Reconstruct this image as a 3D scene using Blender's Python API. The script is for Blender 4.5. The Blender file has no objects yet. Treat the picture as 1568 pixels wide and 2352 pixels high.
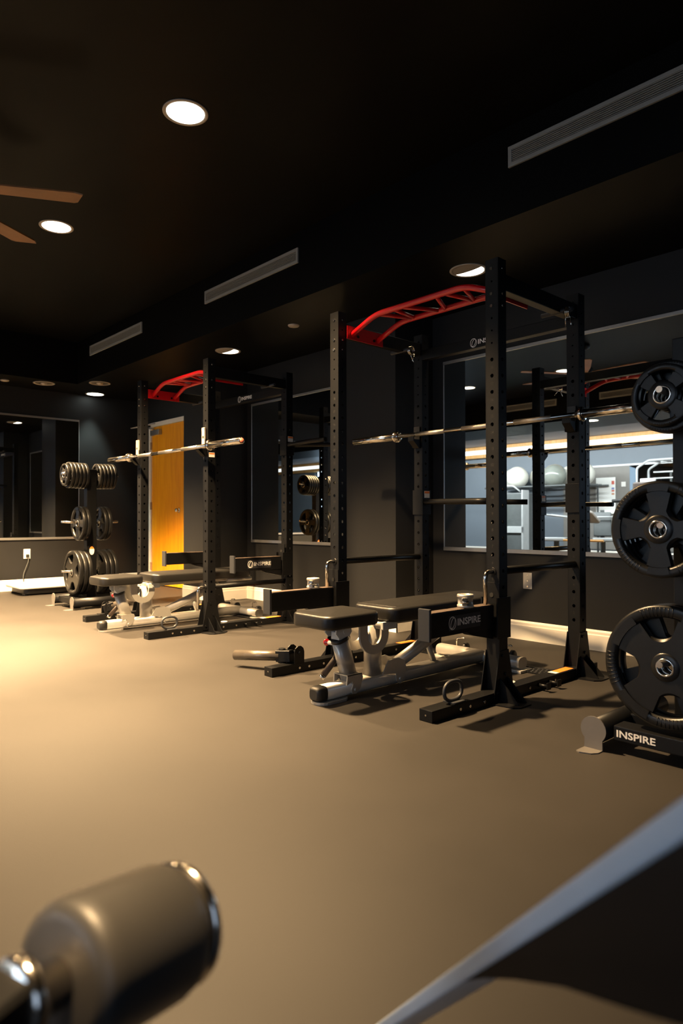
import bpy, bmesh, math, random
from mathutils import Vector, Matrix
random.seed(7)
PI = math.pi
scene = bpy.context.scene
COL = scene.collection

# ---------------------------------------------------------------- camera
cam_d = bpy.data.cameras.new('camera'); cam = bpy.data.objects.new('camera', cam_d); COL.objects.link(cam)
YAW, PITCH, ROLL = math.radians(47.56), math.radians(0.605), math.radians(-0.088)
fwd = Vector((-math.sin(YAW) * math.cos(PITCH), math.cos(YAW) * math.cos(PITCH), math.sin(PITCH)))
rgt = Vector((math.cos(YAW), math.sin(YAW), 0)); upv = rgt.cross(fwd)
rgt, upv = rgt * math.cos(ROLL) + upv * math.sin(ROLL), -rgt * math.sin(ROLL) + upv * math.cos(ROLL)
m = Matrix((rgt, upv, -fwd)).transposed().to_4x4(); m.translation = Vector((0, 0, 0.8697))
cam.matrix_world = m
cam_d.sensor_fit = 'HORIZONTAL'; cam_d.sensor_width = 24.0; cam_d.lens = 24.0 * 1550.75 / 1568
cam_d.clip_start = 0.02; cam_d.clip_end = 60
cam_d.dof.use_dof = True; cam_d.dof.focus_distance = 3.9; cam_d.dof.aperture_fstop = 3.2
scene.camera = cam

# ---------------------------------------------------------------- view + world
scene.view_settings.view_transform = 'Standard'; scene.view_settings.look = 'None'
scene.view_settings.gamma = 1.0; scene.view_settings.use_curve_mapping = False
scene.view_settings.exposure = 0.0
w = bpy.data.worlds.new('world'); scene.world = w; w.use_nodes = True
w.node_tree.nodes['Background'].inputs[0].default_value = (0.45, 0.62, 1.0, 1)
w.node_tree.nodes['Background'].inputs[1].default_value = 0.4

# ---------------------------------------------------------------- lamps
WARM = (1.0, 0.66, 0.33); NEUT = (1.0, 0.93, 0.82); COOLL = (0.83, 1.0, 0.90)
def spot(name, loc, energy, color, ang=110, blend=0.7, size=0.06, aim=(0, 0, -1)):
    d = bpy.data.lights.new(name, 'SPOT'); d.energy = energy; d.color = color
    d.spot_size = math.radians(ang); d.spot_blend = blend; d.shadow_soft_size = size
    o = bpy.data.objects.new(name, d); COL.objects.link(o); o.location = loc
    o.rotation_euler = Vector(aim).to_track_quat('-Z', 'Y').to_euler(); return o
def area(name, loc, aim, sx, sy, energy, color):
    d = bpy.data.lights.new(name, 'AREA'); d.shape = 'RECTANGLE'; d.size = sx; d.size_y = sy
    d.energy = energy; d.color = color
    o = bpy.data.objects.new(name, d); COL.objects.link(o); o.location = loc
    o.rotation_euler = Vector(aim).to_track_quat('-Z', 'Y').to_euler(); return o
ZU, ZL = 3.0, 2.5
UP_LIGHTS = [(-3.14, 1.77), (-5.0, 1.77), (-6.95, 1.77), (-3.14, -0.40), (-5.0, -0.40), (-6.68, -0.40), (-0.80, 0.0)]  # last entry is an added spot that brightens the foam roller
UP_E = [2450, 3100, 5200, 250, 3000, 2300, 1300]
LOW_LIGHTS = [(-2.69, 3.59), (-5.55, 3.59)]
for (x, y), e in zip(UP_LIGHTS, UP_E):
    spot('downlight_lamp', (x, y, ZU - 0.03), e, WARM, 107 if x < -2 else 26, 0.6, 0.08)
for x, y in LOW_LIGHTS:
    spot('wall_washer_lamp', (x, y, ZL - 0.03), 14, WARM, 80, 0.8, 0.07, (0.0, -0.2, -1))
spot('corner_lamp', (-8.62, 3.55, ZL - 0.03), 110, COOLL, 58, 0.5, 0.07)
spot('opposite_soffit_lamp', (-5.45, -2.1, ZL - 0.03), 60, NEUT, 120, 0.8, 0.07)
area('bay_ceiling_light', (-7.5, -3.35, 2.69), (0, -0.75, -1), 9.0, 0.3, 720, (0.92, 0.97, 1.0))
area('cool_fill', (2.42, -1.6, 1.6), (-1, 0.25, -0.15), 2.4, 1.6, 10, (0.62, 0.78, 1.0))
area('cool_fill', (-1.9, -6.02, 1.6), (0.1, 1, -0.05), 3.0, 1.7, 70, (0.60, 0.78, 1.0))  # added cool fill for surfaces turned to the bay, at an added window
area('cool_fill', (-8.72, -1.2, 1.4), (1, 0.25, 0), 2.4, 1.9, 14, (0.55, 0.75, 1.0))  # added cool fill on the far wall, which has no window

# ---------------------------------------------------------------- materials
def mat(name, col, rough=0.5, metal=0.0, spec=0.5, emit=None, es=0.0, coat=0.0, noise=0.0, nscale=12.0, bump=0.0, bscale=60.0, rvar=0.0):
    M = bpy.data.materials.new(name); M.use_nodes = True
    nt = M.node_tree; b = nt.nodes['Principled BSDF']
    b.inputs['Base Color'].default_value = (*col, 1); b.inputs['Roughness'].default_value = rough
    b.inputs['Metallic'].default_value = metal; b.inputs['Specular IOR Level'].default_value = spec
    b.inputs['Coat Weight'].default_value = coat
    tc = nt.nodes.new('ShaderNodeTexCoord')
    if emit:
        b.inputs['Emission Color'].default_value = (*emit, 1); b.inputs['Emission Strength'].default_value = es
    if noise or rvar:
        n = nt.nodes.new('ShaderNodeTexNoise'); n.inputs['Scale'].default_value = nscale; n.inputs['Detail'].default_value = 5
        nt.links.new(tc.outputs['Object'], n.inputs['Vector'])
        if noise:
            r = nt.nodes.new('ShaderNodeMapRange'); r.inputs['From Min'].default_value = 0.3; r.inputs['From Max'].default_value = 0.7
            r.inputs['To Min'].default_value = 1 - noise; r.inputs['To Max'].default_value = 1 + noise
            nt.links.new(n.outputs['Fac'], r.inputs['Value'])
            x = nt.nodes.new('ShaderNodeVectorMath'); x.operation = 'SCALE'; x.inputs[0].default_value = col
            nt.links.new(r.outputs['Result'], x.inputs['Scale']); nt.links.new(x.outputs['Vector'], b.inputs['Base Color'])
        if rvar:
            r = nt.nodes.new('ShaderNodeMapRange'); r.inputs['To Min'].default_value = max(0, rough - rvar); r.inputs['To Max'].default_value = rough + rvar
            nt.links.new(n.outputs['Fac'], r.inputs['Value']); nt.links.new(r.outputs['Result'], b.inputs['Roughness'])
    if bump:
        n2 = nt.nodes.new('ShaderNodeTexNoise'); n2.inputs['Scale'].default_value = bscale; n2.inputs['Detail'].default_value = 3
        nt.links.new(tc.outputs['Object'], n2.inputs['Vector'])
        bp = nt.nodes.new('ShaderNodeBump'); bp.inputs['Strength'].default_value = bump; bp.inputs['Distance'].default_value = 0.002
        nt.links.new(n2.outputs['Fac'], bp.inputs['Height']); nt.links.new(bp.outputs['Normal'], b.inputs['Normal'])
    return M
STEEL = mat('black_powder_coat', (0.0038, 0.0040, 0.0046), 0.42, spec=0.24, bump=0.12, bscale=300)
STEEL2 = mat('dark_grey_plate', (0.022, 0.024, 0.029), 0.5, spec=0.5, bump=0.1, bscale=300)
CHROME = mat('chrome', (0.72, 0.68, 0.62), 0.16, 1.0, rvar=0.04, nscale=30)
KNURL = mat('knurled_steel', (0.62, 0.58, 0.52), 0.34, 1.0, bump=0.5, bscale=900)
SILVER = mat('silver_paint', (0.50, 0.48, 0.44), 0.36, 0.55, noise=0.03, nscale=40)
RED = mat('red_powder_coat', (0.55, 0.004, 0.008), 0.33, spec=0.6, bump=0.08, bscale=250)
REDK = mat('red_knob', (0.6, 0.01, 0.02), 0.25, spec=0.6, coat=0.3, noise=0.02)
VINYL = mat('black_vinyl', (0.012, 0.0115, 0.011), 0.36, spec=0.45, bump=0.25, bscale=420, rvar=0.03)
RUBBER = mat('rubber_plate', (0.007, 0.007, 0.007), 0.34, spec=0.35, bump=0.1, bscale=200, noise=0.1)
GRIP = mat('brown_grip', (0.05, 0.032, 0.022), 0.7, bump=0.4, bscale=300)
CAPM = mat('rubber_cap', (0.012, 0.012, 0.012), 0.5, noise=0.1)
FOAM = mat('foam_roller', (0.034, 0.033, 0.032), 0.45, spec=0.5, rvar=0.03, nscale=30)
WALL = mat('charcoal_wall', (0.015, 0.0152, 0.016), 0.5, spec=0.2, noise=0.03, nscale=4, bump=0.15, bscale=120)
CEIL = mat('black_ceiling', (0.0028, 0.0028, 0.0027), 0.45, spec=0.08, noise=0.05, nscale=3, bump=0.1, bscale=140)
WHITE = mat('white_trim', (0.78, 0.74, 0.66), 0.35, spec=0.5, noise=0.02)
ALU = mat('brushed_frame', (0.42, 0.42, 0.42), 0.35, 0.8, noise=0.04, nscale=50)
VENT = mat('vent_paint', (0.24, 0.24, 0.23), 0.5, spec=0.4, noise=0.04)
VENTD = mat('vent_dark', (0.006, 0.006, 0.006), 0.6, noise=0.1)
MIRROR = mat('mirror_glass', (0.80, 0.83, 0.82), 0.012, 1.0)
PLASTIC = mat('white_plastic', (0.75, 0.73, 0.68), 0.4, noise=0.02)
TAN = mat('tan_liner', (0.42, 0.33, 0.25), 0.5, noise=0.08)
ORANGE = mat('orange_sticker', (0.85, 0.22, 0.03), 0.45, noise=0.04)
PRINT = mat('white_print', (0.80, 0.78, 0.74), 0.45, noise=0.03)
SIGNW = mat('white_sticker', (0.8, 0.78, 0.74), 0.4, noise=0.03)
NUM = mat('number_ink', (0.003, 0.003, 0.003), 0.7, noise=0.1)
LENS = mat('lamp_lens', (1, 1, 1), 0.4, emit=(1.0, 0.90, 0.74), es=9.0, noise=0.01)
LENSC = mat('lamp_lens_cool', (1, 1, 1), 0.4, emit=(0.90, 1.0, 0.93), es=9.0, noise=0.01)
TRIMR = mat('lamp_trim', (0.34, 0.29, 0.24), 0.5, noise=0.03)
BAFFLE = mat('lamp_baffle', (0.30, 0.26, 0.22), 0.55, noise=0.03)
BAYWALL = mat('bay_wall', (0.16, 0.19, 0.22), 0.55, noise=0.04, nscale=2)
BAYGREY = mat('bay_grey_wall', (0.20, 0.19, 0.17), 0.5, noise=0.04)
BALLW = mat('white_ball', (0.72, 0.72, 0.64), 0.28, spec=0.5, noise=0.03)
BALLG = mat('grey_ball', (0.22, 0.24, 0.21), 0.15, spec=0.8, noise=0.05)
STRIP = mat('cove_strip', (1, 1, 1), 0.4, emit=(0.93, 0.96, 1.0), es=1.6, noise=0.01)
MACHG = mat('machine_grey', (0.10, 0.11, 0.11), 0.45, noise=0.08)
MACHL = mat('machine_light', (0.45, 0.47, 0.47), 0.4, noise=0.05)
GREENM = mat('green_rope', (0.06, 0.6, 0.05), 0.4, noise=0.1)
BLADE = mat('fan_blade_wood', (0.20, 0.085, 0.028), 0.5, noise=0.2, nscale=8)

def wood(name, c1, c2, rough):
    M = bpy.data.materials.new(name); M.use_nodes = True; nt = M.node_tree; b = nt.nodes['Principled BSDF']
    tc = nt.nodes.new('ShaderNodeTexCoord'); mp = nt.nodes.new('ShaderNodeMapping'); mp.inputs['Scale'].default_value = (9, 9, 0.7)
    n = nt.nodes.new('ShaderNodeTexNoise'); n.inputs['Scale'].default_value = 2.2; n.inputs['Detail'].default_value = 8; n.inputs['Distortion'].default_value = 1.2
    cr = nt.nodes.new('ShaderNodeValToRGB'); cr.color_ramp.elements[0].position = 0.35; cr.color_ramp.elements[1].position = 0.7
    cr.color_ramp.elements[0].color = (*c1, 1); cr.color_ramp.elements[1].color = (*c2, 1)
    nt.links.new(tc.outputs['Object'], mp.inputs[0]); nt.links.new(mp.outputs[0], n.inputs['Vector'])
    nt.links.new(n.outputs['Fac'], cr.inputs['Fac']); nt.links.new(cr.outputs['Color'], b.inputs['Base Color'])
    b.inputs['Roughness'].default_value = rough
    return M
DOORW = wood('door_wood', (0.80, 0.30, 0.006), (0.92, 0.40, 0.01), 0.35)
COVEW = wood('cove_wood', (0.60, 0.30, 0.08), (0.75, 0.42, 0.14), 0.45)

PEGM = mat('dull_peg', (0.10, 0.10, 0.10), 0.45, 0.8, noise=0.05)
TABM = mat('foot_tab_grey', (0.16, 0.15, 0.14), 0.45, 0.3, noise=0.05)

def floor_mat():
    M = bpy.data.materials.new('rubber_floor'); M.use_nodes = True; nt = M.node_tree; b = nt.nodes['Principled BSDF']
    tc = nt.nodes.new('ShaderNodeTexCoord')
    n = nt.nodes.new('ShaderNodeTexNoise'); n.inputs['Scale'].default_value = 1.1; n.inputs['Detail'].default_value = 8; n.inputs['Roughness'].default_value = 0.6
    cr = nt.nodes.new('ShaderNodeValToRGB'); cr.color_ramp.elements[0].position = 0.32; cr.color_ramp.elements[1].position = 0.72
    cr.color_ramp.elements[0].color = (0.022, 0.0195, 0.017, 1); cr.color_ramp.elements[1].color = (0.032, 0.028, 0.0245, 1)
    v = nt.nodes.new('ShaderNodeTexVoronoi'); v.inputs['Scale'].default_value = 1.7
    lt = nt.nodes.new('ShaderNodeMath'); lt.operation = 'LESS_THAN'; lt.inputs[1].default_value = 0.012
    mx = nt.nodes.new('ShaderNodeMixRGB'); mx.inputs[2].default_value = (0.45, 0.38, 0.28, 1)
    n3 = nt.nodes.new('ShaderNodeTexNoise'); n3.inputs['Scale'].default_value = 260; n3.inputs['Detail'].default_value = 2
    bp = nt.nodes.new('ShaderNodeBump'); bp.inputs['Strength'].default_value = 0.25; bp.inputs['Distance'].default_value = 0.001
    rr = nt.nodes.new('ShaderNodeMapRange'); rr.inputs['To Min'].default_value = 0.50; rr.inputs['To Max'].default_value = 0.66
    nt.links.new(tc.outputs['Object'], n.inputs['Vector']); nt.links.new(tc.outputs['Object'], v.inputs['Vector']); nt.links.new(tc.outputs['Object'], n3.inputs['Vector'])
    nt.links.new(n.outputs['Fac'], cr.inputs['Fac']); nt.links.new(v.outputs['Distance'], lt.inputs[0])
    nt.links.new(lt.outputs[0], mx.inputs[0]); nt.links.new(cr.outputs['Color'], mx.inputs[1]); nt.links.new(mx.outputs[0], b.inputs['Base Color'])
    nt.links.new(n3.outputs['Fac'], bp.inputs['Height']); nt.links.new(bp.outputs['Normal'], b.inputs['Normal'])
    nt.links.new(n.outputs['Fac'], rr.inputs['Value']); nt.links.new(rr.outputs['Result'], b.inputs['Roughness'])
    b.inputs['Specular IOR Level'].default_value = 0.26
    return M
FLOOR = floor_mat()

# ---------------------------------------------------------------- mesh helpers
def V(*a): return Vector(a)
def bm_new(): return bmesh.new()
def box(bm, x0, x1, y0, y1, z0, z1, bev=0.0):
    vs = [bm.verts.new((x, y, z)) for z in (z0, z1) for y in (y0, y1) for x in (x0, x1)]
    fs = [(0, 2, 3, 1), (4, 5, 7, 6), (0, 1, 5, 4), (2, 6, 7, 3), (0, 4, 6, 2), (1, 3, 7, 5)]
    fs = [bm.faces.new([vs[i] for i in f]) for f in fs]
    if bev:
        es = list({e for f in fs for e in f.edges})
        bmesh.ops.bevel(bm, geom=es, offset=bev, segments=2, affect='EDGES', profile=0.6)
def frame_of(d):
    d = d.normalized(); a = V(0, 0, 1) if abs(d.z) < 0.9 else V(1, 0, 0)
    u = d.cross(a).normalized(); return u, d.cross(u).normalized()
def tube(bm, pts, r, n=16, cap=True, rb=0.0, rs=None):
    """round tube along a polyline; rb rounds the corners"""
    pts = [Vector(p) for p in pts]
    if rb and len(pts) > 2:
        out = [pts[0]]
        for i in range(1, len(pts) - 1):
            a = (pts[i - 1] - pts[i]); b = (pts[i + 1] - pts[i]); L = min(rb, a.length * 0.49, b.length * 0.49)
            A = pts[i] + a.normalized() * L; B = pts[i] + b.normalized() * L
            for k in range(7):
                t = k / 6; out.append(A * (1 - t) ** 2 + pts[i] * 2 * t * (1 - t) + B * t * t)
        out.append(pts[-1]); pts = out
    rs = rs or [r] * len(pts)
    u, v = frame_of(pts[1] - pts[0]); rings = []
    for i, p in enumerate(pts):
        t = (pts[min(i + 1, len(pts) - 1)] - pts[max(i - 1, 0)]).normalized()
        u = (u - t * u.dot(t)).normalized(); v = t.cross(u)
        rings.append([bm.verts.new(p + (u * math.cos(2 * PI * k / n) + v * math.sin(2 * PI * k / n)) * rs[i]) for k in range(n)])
    for a, b in zip(rings, rings[1:]):
        for k in range(n):
            f = bm.faces.new((a[k], a[(k + 1) % n], b[(k + 1) % n], b[k])); f.smooth = True
    if cap:
        bm.faces.new(rings[0][::-1]); bm.faces.new(rings[-1])
def beam(bm, a, b, w, h, bev=0.004, up=(0, 0, 1)):
    """rectangular bar from a to b: w across, h along up"""
    a, b = Vector(a), Vector(b); d = (b - a).normalized(); s = d.cross(Vector(up)).normalized(); q = s.cross(d)
    ring = []
    c = bev
    prof = [(-w/2+c, -h/2), (w/2-c, -h/2), (w/2, -h/2+c), (w/2, h/2-c), (w/2-c, h/2), (-w/2+c, h/2), (-w/2, h/2-c), (-w/2, -h/2+c)]
    A = [bm.verts.new(a + s * x + q * y) for x, y in prof]; B = [bm.verts.new(b + s * x + q * y) for x, y in prof]
    for k in range(8): bm.faces.new((A[k], A[(k + 1) % 8], B[(k + 1) % 8], B[k]))
    bm.faces.new(A[::-1]); bm.faces.new(B)
def oval(bm, a, b, w, h, n=24, up=(0, 0, 1), sq=0.55):
    """superellipse tube from a to b"""
    a, b = Vector(a), Vector(b); d = (b - a).normalized(); s = d.cross(Vector(up)).normalized(); q = s.cross(d); R = []
    for p in (a, b):
        ring = []
        for k in range(n):
            t = 2 * PI * k / n; c, si = math.cos(t), math.sin(t)
            ring.append(bm.verts.new(p + s * (w / 2) * math.copysign(abs(c) ** sq, c) + q * (h / 2) * math.copysign(abs(si) ** sq, si)))
        R.append(ring)
    for k in range(n):
        f = bm.faces.new((R[0][k], R[0][(k + 1) % n], R[1][(k + 1) % n], R[1][k])); f.smooth = True
    bm.faces.new(R[0][::-1]); bm.faces.new(R[1])
def prism(bm, poly, axis, t0, t1):
    """extrude a 2D polygon along an axis: 'x' polygon in (y,z); 'y' in (x,z); 'z' in (x,y)"""
    def P(p, t):
        return (t, p[0], p[1]) if axis == 'x' else (p[0], t, p[1]) if axis == 'y' else (p[0], p[1], t)
    A = [bm.verts.new(P(p, t0)) for p in poly]; B = [bm.verts.new(P(p, t1)) for p in poly]; n = len(poly)
    for k in range(n): bm.faces.new((A[k], A[(k + 1) % n], B[(k + 1) % n], B[k]))
    bm.faces.new(A[::-1]); bm.faces.new(B)
def lathe(bm, prof, origin, axis, n=40, closed=False):
    """revolve (r, t) profile about axis at origin"""
    o = Vector(origin); d = Vector(axis).normalized(); u, v = frame_of(d); rings = []
    for r, t in prof:
        rings.append([bm.verts.new(o + d * t + (u * math.cos(2 * PI * k / n) + v * math.sin(2 * PI * k / n)) * max(r, 1e-5)) for k in range(n)])
    prs = list(zip(rings, rings[1:])) + ([(rings[-1], rings[0])] if closed else [])
    for a, b in prs:
        for k in range(n):
            f = bm.faces.new((a[k], a[(k + 1) % n], b[(k + 1) % n], b[k])); f.smooth = True
def disc(bm, c, axis, r, t, n=32):
    c = Vector(c); d = Vector(axis).normalized()
    tube(bm, [c, c + d * t], r, n)
def rounded_slab(bm, x0, x1, y0, y1, z0, z1, rc, re, crown=0.0):
    """upholstered pad: rounded corners in plan (rc), rounded top/bottom edges (re)"""
    def outline(ins):
        pts = []; r = max(rc - ins, 0.004)
        for cx, cy, a0 in ((x1 - rc, y1 - rc, 0), (x0 + rc, y1 - rc, 90), (x0 + rc, y0 + rc, 180), (x1 - rc, y0 + rc, 270)):
            for k in range(7):
                t = math.radians(a0 + 15 * k); pts.append((cx + r * math.cos(t), cy + r * math.sin(t)))
        return pts
    layers = []
    for k in range(5):
        t = PI / 2 * k / 4; layers.append((re * (1 - math.sin(t)), z0 + re * (1 - math.cos(t))))
    for k in range(5):
        t = PI / 2 * k / 4; layers.append((re * (1 - math.cos(t)), z1 - re * (1 - math.sin(t))))
    layers.append((re + 0.03, z1 + crown))
    R = [[bm.verts.new((x, y, z)) for x, y in outline(i)] for i, z in layers]; n = len(R[0])
    for a, b in zip(R, R[1:]):
        for k in range(n):
            f = bm.faces.new((a[k], a[(k + 1) % n], b[(k + 1) % n], b[k])); f.smooth = True
    bm.faces.new(R[0][::-1]); f = bm.faces.new(R[-1]); f.smooth = True
def obj(name, bm, m, parent=None, smooth=False, recalc=True):
    if recalc: bmesh.ops.recalc_face_normals(bm, faces=bm.faces)
    me = bpy.data.meshes.new(name); bm.to_mesh(me); bm.free()
    if m: me.materials.append(m)
    if smooth:
        for p in me.polygons: p.use_smooth = True
    o = bpy.data.objects.new(name, me); COL.objects.link(o)
    if parent: o.parent = parent
    return o
def thing(name, label, cat, loc=(0, 0, 0), rz=0, group=None):
    o = bpy.data.objects.new(name, None); COL.objects.link(o); o.empty_display_size = 0.1
    o.location = loc; o.rotation_euler = (0, 0, rz); return tag(o, label, cat, group)
def tag(o, label, cat, group=None):
    o['label'] = label; o['category'] = cat
    if group: o['group'] = group
    return o
def struct(name, bm, m, parent=None):
    o = obj(name, bm, m, parent)
    if not parent: o['kind'] = 'structure'
    return o
def copy_tree(o, parent=None):
    c = o.copy(); COL.objects.link(c); c.parent = parent
    for ch in [q for q in bpy.data.objects if q.parent == o]: copy_tree(ch, c)
    return c
_txt = {}
def text_mesh(s, bold=0.0):
    key = (s, bold)
    if key not in _txt:
        cu = bpy.data.curves.new('text', 'FONT'); cu.body = s; cu.size = 1.0; cu.offset = bold; cu.extrude = 0.0; cu.resolution_u = 3
        cu.align_x = 'CENTER'; cu.align_y = 'CENTER'
        o = bpy.data.objects.new('text', cu); COL.objects.link(o); dg = bpy.context.evaluated_depsgraph_get()
        me = bpy.data.meshes.new_from_object(o.evaluated_get(dg))
        _txt[key] = ([tuple(v.co) for v in me.vertices], [tuple(p.vertices) for p in me.polygons])
        bpy.data.objects.remove(o); bpy.data.curves.remove(cu); bpy.data.meshes.remove(me)
    return _txt[key]
def put_text(bm, s, origin, ux, uy, size, sx=1.0, bold=0.0):
    vs, fs = text_mesh(s, bold); o = Vector(origin); ux = Vector(ux); uy = Vector(uy)
    bv = [bm.verts.new(o + ux * x * size * sx + uy * y * size) for x, y, z in vs]
    for f in fs:
        try: bm.faces.new([bv[i] for i in f])
        except ValueError: pass
def annulus(bm, o, ux, uy, a, b, th, rot=0.0, n=36):
    o = Vector(o); ux = Vector(ux); uy = Vector(uy); R = []
    for s in (0, th):
        ring = []
        for k in range(n):
            t = 2 * PI * k / n; x, y = (a - s) * math.cos(t), (b - s) * math.sin(t)
            ring.append(bm.verts.new(o + ux * (x * math.cos(rot) - y * math.sin(rot)) + uy * (x * math.sin(rot) + y * math.cos(rot))))
        R.append(ring)
    for k in range(n): bm.faces.new((R[0][k], R[0][(k + 1) % n], R[1][(k + 1) % n], R[1][k]))
def logo(origin, ux, uy, h, parent, m=None, ring=True, name='brand_logo'):
    """ring emblem followed by wide bold INSPIRE, centred at origin; h = letter height"""
    bm = bm_new(); o = Vector(origin); ux = Vector(ux); uy = Vector(uy)
    put_text(bm, 'INSPIRE', o + ux * (h * 0.8 if ring else 0), ux, uy, h * 1.36, 1.22, 0.022)
    if ring:
        c = o - ux * h * 3.05
        annulus(bm, c, ux, uy, h * 0.85, h * 0.95, h * 0.11); annulus(bm, c + ux * h * 0.08, ux, uy, h * 0.46, h * 0.86, h * 0.12, -0.45)
    return obj(name, bm, m or PRINT, parent, recalc=False)

# ================================================================ THE ROOM
XF, YW = -8.8, 4.26
bm = bm_new(); box(bm, -13.0, 3.0, -6.3, 4.6, -0.12, 0.0); struct('floor', bm, FLOOR)
bm = bm_new(); box(bm, -8.95, 3.0, -1.95, 3.3, ZU, ZU + 0.12); struct('ceiling', bm, CEIL)
bm = bm_new()                                                   # lowered ring of ceiling around the raised tray
box(bm, XF - 0.15, 3.0, 3.13, 4.6, ZL, ZU + 0.1)
box(bm, XF - 0.15, -8.13, -1.78, 3.13, ZL, ZU + 0.1)
box(bm, XF - 0.15, 3.0, -2.95, -1.78, ZL, ZU + 0.1)
box(bm, 2.2, 3.0, -1.78, 3.13, ZL, ZU + 0.1)
struct('ceiling_soffit', bm, CEIL)
bm = bm_new(); box(bm, -13.0, 3.0, -6.3, -2.95, 2.72, 2.9); struct('ceiling_bay', bm, mat('bay_ceiling', (0.05, 0.05, 0.055), 0.5, noise=0.03))
bm = bm_new(); box(bm, XF - 0.15, 3.0, YW, YW + 0.2, 0, ZL + 0.02); struct('wall_right', bm, WALL)
bm = bm_new(); box(bm, XF - 0.2, XF, -2.95, YW + 0.1, 0, ZL + 0.02); struct('wall_far', bm, WALL)
bm = bm_new(); box(bm, -13.0, -3.5, -6.3, -6.1, 0, 2.75); box(bm, -0.3, 3.0, -6.3, -6.1, 0, 2.75); box(bm, -3.5, -0.3, -6.3, -6.1, 0, 0.65); box(bm, -3.5, -0.3, -6.3, -6.1, 2.43, 2.75); struct('wall_left', bm, BAYWALL)
w2 = bpy.data.objects.new('added_window', None); COL.objects.link(w2); w2['kind'] = 'structure'; w2.location = (-1.9, -6.2, 0.65)  # unseen window added in the bay wall to carry a cool fill
bm = bm_new()
for a, b, c, d in ((-1.6, -1.54, 0, 1.78), (1.54, 1.6, 0, 1.78), (-1.6, 1.6, 0, 0.06), (-1.6, 1.6, 1.72, 1.78), (-0.03, 0.03, 0, 1.78)): box(bm, a, b, -0.05, 0.05, c, d)
obj('window_frame', bm, ALU, w2)
bm = bm_new(); box(bm, -13.1, -12.9, -6.2, -2.9, 0, 2.75); box(bm, -12.9, -8.95, -3.05, -2.95, 0, 2.75); struct('wall_bay_end', bm, BAYWALL)
bm = bm_new()                                                   # wall behind the camera with a daylight window opening
box(bm, 2.5, 2.7, -6.2, -3.0, 0, 2.75); box(bm, 2.5, 2.7, -0.2, 4.4, 0, 2.55); box(bm, 2.5, 2.7, -3.0, -0.2, 0, 0.7); box(bm, 2.5, 2.7, -3.0, -0.2, 2.4, 2.75)
struct('wall_near', bm, WALL)
w1 = bpy.data.objects.new('window_1', None); COL.objects.link(w1); w1['kind'] = 'structure'; w1.location = (2.6, -1.6, 0.7)
bm = bm_new()
for y0, y1, z0, z1 in ((-1.4, -1.34, 0, 1.7), (1.34, 1.4, 0, 1.7), (-1.4, 1.4, 0, 0.06), (-1.4, 1.4, 1.64, 1.7), (-0.03, 0.03, 0, 1.7)): box(bm, -0.05, 0.05, y0, y1, z0, z1)
obj('window_frame', bm, ALU, w1)
# the two pilasters on the mirror wall
bm = bm_new(); box(bm, -4.15, -3.553, 3.814, YW + 0.01, 0, ZL + 0.01); struct('wall_pillar', bm, WALL)
bm = bm_new(); box(bm, -6.80, -6.20, 3.814, YW + 0.01, 0, ZL + 0.01); struct('wall_pillar', bm, WALL)
# baseboards
def baseboard(name, pts, h=0.135):
    bm = bm_new()
    prof = [(0.0, 0.0), (0.016, 0.0), (0.016, h - 0.035), (0.011, h - 0.028), (0.011, h - 0.012), (0.004, h), (0.0, h)]
    for (p, q) in zip(pts, pts[1:]):
        p, q = Vector((*p, 0)), Vector((*q, 0)); d = (q - p).normalized(); nrm = Vector((d.y, -d.x, 0)); e = d * 0.016
        A = [bm.verts.new(p - e * 0 + nrm * a + Vector((0, 0, b))) for a, b in prof]; B = [bm.verts.new(q + nrm * a + Vector((0, 0, b)) + e) for a, b in prof]
        for k in range(len(prof)): bm.faces.new((A[k], A[(k + 1) % len(prof)], B[(k + 1) % len(prof)], B[k]))
        bm.faces.new(A[::-1]); bm.faces.new(B)
    return struct(name, bm, WHITE)
baseboard('baseboard_right', [(-3.553, YW), (2.5, YW)])
baseboard('baseboard_right', [(-4.15, 3.814), (-3.553, 3.814), ]); baseboard('baseboard_right', [(-3.553, 3.814), (-3.553, YW)][::-1] if False else [(-3.553, 3.80), (-3.553, YW)])
bb = [o for o in bpy.data.objects if o.name.startswith('baseboard_right')][-1]
baseboard('baseboard_right', [(-6.20, YW), (-4.15, YW)]); baseboard('baseboard_right', [(-6.80, 3.814), (-6.20, 3.814)]); baseboard('baseboard_right', [(-6.20, 3.80), (-6.20, YW)])
baseboard('baseboard_right', [(-7.40, YW), (-6.80, YW)])
baseboard('baseboard_far', [(XF, -2.9), (XF, YW)])
baseboard('baseboard_left', [(2.4, -6.1), (-12.9, -6.1)], 0.15)
# door
d1 = bpy.data.objects.new('door_1', None); COL.objects.link(d1); d1['kind'] = 'structure'; d1.location = (-7.98, YW, 0)
bm = bm_new(); box(bm, -0.395, 0.51, -0.035, -0.002, 0.012, 2.095, 0.002); obj('door_panel', bm, DOORW, d1)
bm = bm_new(); box(bm, -0.455, -0.397, -0.055, 0.0, 0, 2.155, 0.003); box(bm, 0.512, 0.56, -0.055, 0.0, 0, 2.155, 0.003); box(bm, -0.455, 0.56, -0.055, 0.0, 2.098, 2.155, 0.003); obj('door_frame', bm, WHITE, d1)
bm = bm_new(); lathe(bm, [(0.0, -0.085), (0.018, -0.083), (0.027, -0.07), (0.027, -0.058), (0.012, -0.048), (0.012, -0.04), (0.031, -0.038), (0.031, -0.034), (0, -0.034)], (0.325, 0, 0.985), (0, 1, 0), 24); obj('door_knob', bm, CHROME, d1)
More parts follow.
